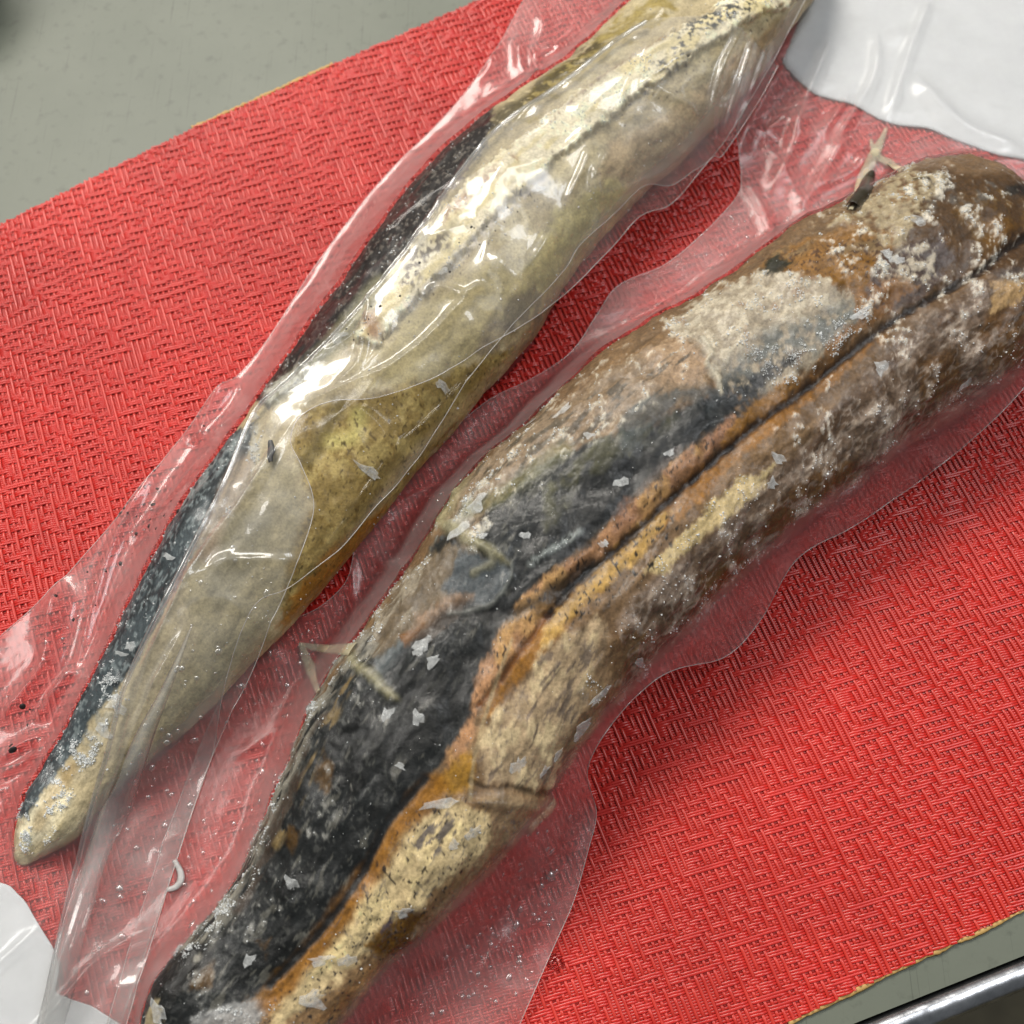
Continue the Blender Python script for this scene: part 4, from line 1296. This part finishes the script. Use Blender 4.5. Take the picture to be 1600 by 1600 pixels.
# ------------------------------------------------------------------ frost grains (too many to count)
def grains(f, pt, n, root, rmin, rmax, extra=None):
    P_ = f.D.reshape(-1, 3)
    wgt = (pt.frost ** 1.5) * (f.N.reshape(-1, 3)[:, 2] > -0.2) * sstep(0.52, 0.62, pt.pow) + 0.0006
    cdf = np.cumsum(wgt); cdf /= cdf[-1]
    k = np.searchsorted(cdf, RNG.random(n))
    pos = P_[k] + RNG.normal(0, 0.00015, (n, 3))
    nr = f.N.reshape(-1, 3)[k]
    pos = pos + nr * 0.00012
    if extra is not None:
        pos = np.vstack([pos, extra])
    n = len(pos)
    oct_ = np.array([(1, 0, 0), (-1, 0, 0), (0, 1, 0), (0, -1, 0), (0, 0, 1), (0, 0, -1)], float)
    of = np.array([(0, 2, 4), (2, 1, 4), (1, 3, 4), (3, 0, 4), (2, 0, 5), (1, 2, 5), (3, 1, 5), (0, 3, 5)])
    R_ = RNG.normal(0, 1, (n, 3, 3))
    R_, _ = np.linalg.qr(R_)
    sc = (rmin + (rmax - rmin) * RNG.random(n) ** 3)
    if extra is not None:
        sc[-len(extra):] *= 0.55
    sc = sc[:, None] * (0.6 + 0.8 * RNG.random((n, 3)))
    V = pos[:, None] + np.einsum('vj,nj,njk->nvk', oct_, sc, R_)
    fc = (of[None] + (np.arange(n) * 6)[:, None, None]).reshape(-1, 3)
    o = mesh_obj('frost', V.reshape(-1, 3), fc, M_FROST, root, smooth=False)
    tag(o, kind='stuff')


# furry rime that creeps from the left side of the thick fish into the bag margin
ex = []
for x, y in catmull([(690, 800), (640, 890), (590, 960), (540, 1040), (480, 1090), (445, 1190), (395, 1290), (335, 1400), (280, 1480), (225, 1560)], 900):
    for _ in range(int(7 * max(0.0, vnoise(np.array([[x * 0.05, y * 0.05, 3.3]]))[0] - 0.3))):
        dx = -abs(RNG.normal(0, 20)) + 8
        q_, n_ = SA.at(x + dx + RNG.normal(0, 9), y + dx * 0.5 + RNG.normal(0, 9))
        ex.append(q_ - n_ * (0.0003 + 0.0012 * RNG.random()))
grains(f2, p, 14000, FISHROOT[2], 0.00007, 0.00030, np.array(ex))
grains(f1, p1, 5000, FISHROOT[1], 0.00010, 0.00036)


# ------------------------------------------------------------------ strips of skin, fin and torn film on the fish
def ribbon(name, pts, wid, mat, root, lift=0.0006, surf=None, f=None, curl=0.0, nw=5, n=40):
    """band of real thickness laid along photo points"""
    c = catmull(pts, n)
    base = []; nr = []
    for x, y in c:
        a, b_ = (on_fish(f, x, y) if f is not None else surf.at(x, y))
        base.append(a); nr.append(b_)
    base = np.array(base); nr = np.array(nr)
    ker = np.ones(11) / 11
    base = np.stack([np.convolve(np.pad(base[:, k], 5, mode='reflect', reflect_type='odd'), ker, 'valid') for k in range(3)], -1)
    nr = np.stack([np.convolve(np.pad(nr[:, k], 5, mode='edge'), ker, 'valid') for k in range(3)], -1)
    nr /= np.linalg.norm(nr, axis=1)[:, None]
    T = np.gradient(base, axis=0); T /= np.linalg.norm(T, axis=1)[:, None] + 1e-12
    S_ = np.cross(nr, T); S_ /= np.linalg.norm(S_, axis=1)[:, None] + 1e-12
    sc = np.linalg.norm(base - CAM, axis=1) / F
    t = np.linspace(0, 1, n)
    wv = np.interp(t, np.linspace(0, 1, len(wid)), wid) * sc
    q = np.linspace(-1, 1, nw)
    V = base[:, None] + S_[:, None] * (wv[:, None] * q[None])[..., None] + nr[:, None] * (lift + curl * (1 - q[None] ** 2) + 0 * t[:, None])[..., None]
    o = mesh_obj(name, V.reshape(-1, 3), grid_faces(n, nw), mat, root)
    md = o.modifiers.new('thickness', 'SOLIDIFY')
    md.thickness = 0.00012
    return o


r2 = FISHROOT[2]
ribbon('skin_strip', [(466, 1006), (500, 1012), (550, 1012)], [3, 7, 12], M_SKIN, r2, -0.0005, SA, curl=0.0002)
ribbon('skin_strip', [(470, 1006), (482, 1040), (494, 1080)], [4, 9, 4], M_SKIN, r2, -0.0006, SA, curl=0.0002)
ribbon('skin_fold', [(862, 1250), (850, 1275), (828, 1302)], [12, 11, 4], M_SKIN2, r2, 0.0000, f=f2, curl=0.0014)
ribbon('fin_spine', [(1362, 215), (1368, 240), (1395, 255), (1440, 275)], [2, 6, 9, 11], M_SKIN, r2, -0.0005, SA, curl=0.0002)
ribbon('fin_spine', [(1385, 200), (1365, 245), (1345, 285), (1330, 325)], [2, 8, 7, 3], M_SKIN, r2, -0.0004, SA, curl=0.0002)
ribbon('dark_fin', [(1362, 268), (1352, 292), (1330, 322)], [5, 13, 9], plain('dark_fin', tuple(lin((46, 40, 26))), 0.4), r2, -0.0003, SA, curl=0.0016)
ribbon('white_curl', [(262, 1392), (278, 1385), (285, 1370), (278, 1352), (272, 1345)], [3, 4.5, 5, 4, 3], mat_skin('white_curl', (0.6, 0.58, 0.56), 0.9), bagA, 0.0002, SA, curl=0.0004)
r1 = FISHROOT[1]
ribbon('pleat', [(300, 975), (255, 1080), (205, 1200), (160, 1330), (120, 1450), (80, 1600), (60, 1680)], [0.5, 8, 16, 20, 19, 17, 15], M_FLAP, bagB, 0.0012, SF, curl=0.0016, n=90)
ribbon('dark_scale', [(421, 688), (424, 705), (423, 722)], [3, 6, 3], M_BLACK, r1, 0.0003, SB, curl=0.0004)


# ------------------------------------------------------------------ droplets and bubbles on the films, dark crumbs
def blobs(name, items, mat, root, flat=0.5, kind='stuff'):
    """small domes: items of (point, normal, radius)"""
    V = []; Fs = []
    seg, rg = 8, 3
    for P_, n_, r_ in items:
        m = frame(P_, n_, random.uniform(0, 6.28), r_ * random.uniform(0.7, 1.5), r_, r_ * flat)
        b0 = len(V)
        for q in range(rg):
            ph = q / rg * math.pi / 2
            for s_ in range(seg):
                th_ = 2 * math.pi * s_ / seg
                V.append(m @ Vector((math.cos(ph) * math.cos(th_), math.cos(ph) * math.sin(th_), math.sin(ph))))
        V.append(m @ Vector((0, 0, 1)))
        for q in range(rg - 1):
            for s_ in range(seg):
                Fs.append([b0 + q * seg + s_, b0 + q * seg + (s_ + 1) % seg, b0 + (q + 1) * seg + (s_ + 1) % seg, b0 + (q + 1) * seg + s_])
        for s_ in range(seg):
            Fs.append([b0 + (rg - 1) * seg + s_, b0 + (rg - 1) * seg + (s_ + 1) % seg, b0 + rg * seg])
    o = mesh_obj(name, np.array([tuple(v) for v in V]), Fs, mat, root)
    tag(o, kind=kind)
    return o


def scatter(surf, poly, n, rmin, rmax):
    p_ = np.asarray(poly, float)
    out = []
    while len(out) < n:
        x = RNG.uniform(p_[:, 0].min(), p_[:, 0].max()); y = RNG.uniform(p_[:, 1].min(), p_[:, 1].max())
        if poly_sd(p_, np.array([x]), np.array([y]))[0] > 0:
            P_, n_ = surf.at(x, y)
            out.append((P_, n_, rmin + (rmax - rmin) * random.random() ** 3))
    return out


dA = scatter(SA, [(500, 970), (420, 1000), (330, 1200), (280, 1400), (300, 1450), (380, 1330), (460, 1150)], 120, 0.00012, 0.0009)
dA += scatter(SA, [(860, 1260), (920, 1280), (880, 1420), (800, 1580), (640, 1590), (720, 1440)], 130, 0.00012, 0.0009)
dA += scatter(SA, [(1160, 250), (1220, 150), (1400, 220), (1300, 320), (1180, 380), (1020, 440)], 120, 0.00012, 0.0006)
dA += scatter(SA, [(560, 860), (700, 720), (800, 640), (760, 700), (620, 880)], 40, 0.00012, 0.0005)
dA += scatter(SA, [(1180, 980), (1330, 840), (1560, 650), (1300, 860), (1000, 1090)], 40, 0.00012, 0.0005)
dA += scatter(SA, [(1380, 300), (1560, 480), (1100, 960), (820, 1220), (600, 1180), (900, 720)], 160, 0.00010, 0.0003)
dA += [(*SA.at(862, 1368), 0.0016), (*SA.at(847, 1385), 0.0008), (*SA.at(806, 1443), 0.0009)]
blobs('droplets', dA, M_DROP, bagA)
dF = scatter(SF, [(300, 900), (400, 820), (440, 950), (330, 1180), (240, 1400), (120, 1580), (150, 1350), (230, 1100)], 150, 0.00012, 0.0010)
dF += scatter(SF, [(760, 430), (900, 300), (1050, 200), (1100, 230), (900, 420), (740, 540)], 110, 0.0001, 0.0004)
dF += [(*SF.at(238, 1200), 0.0011), (*SF.at(187, 1390), 0.0011), (*SF.at(265, 1150), 0.0008), (*SF.at(285, 1045), 0.0009)]
dF += scatter(SB, [(180, 850), (300, 700), (380, 600), (300, 760), (150, 1000), (40, 1150), (0, 1100)], 60, 0.00012, 0.0006)
blobs('droplets', dF, M_DROP, bagB)
cr = scatter(SB, [(170, 770), (250, 750), (280, 800), (230, 850), (190, 850)], 34, 0.0002, 0.0007)
cr += scatter(SB, [(60, 1000), (120, 900), (260, 700), (200, 900), (40, 1140)], 16, 0.0002, 0.0005)
cr += [(*SB.at(36, 1102), 0.0008), (*SB.at(20, 1170), 0.0009), (*SB.at(16, 1165), 0.0006), (*SB.at(88, 930), 0.0006), (*SB.at(320, 665), 0.0004)]
cr += scatter(SF, [(440, 580), (560, 480), (760, 330), (870, 250), (880, 270), (600, 520)], 22, 0.0002, 0.0004)
blobs('dark_crumbs', cr, M_BLACK, bagB, 0.35)

# the single drop of water on the mat, below the corner of the tight bag
c = unproj(868, 1503, ZM - 0.0002)
mw, nt, b, o_ = newmat('water')
b.inputs['Base Color'].default_value = (1, 1, 1, 1)
b.inputs['Roughness'].default_value = 0.02
b.inputs['IOR'].default_value = 1.33
b.inputs['Transmission Weight'].default_value = 1.0
wd = blobs('water_drop', [(c, (0, 0, 1), 0.0020)], mw, None, 0.55, None)
tag(wd, 'small clear water drop on the red mat beside the bag edge', 'water drop')

# unidentified dark rounded object, its shape a guess, that just enters the top left corner, standing on the table
c = unproj(-95, -30, 0.0)
pr = [(0.0, 0.0), (0.0195, 0.0), (0.0215, 0.002), (0.022, 0.006), (0.0215, 0.03), (0.0, 0.03)]
seg = 48
V = [(c[0] + r_ * math.cos(2 * math.pi * k / seg), c[1] + r_ * math.sin(2 * math.pi * k / seg), z + 0.0003) for r_, z in pr for k in range(seg)]
ob = mesh_obj('black_object', np.array(V), grid_faces(len(pr), seg, True), plain('plain_black', (0.012, 0.012, 0.012), 0.5))
tag(ob, 'black rounded object entering the top left corner on the table', 'pot')
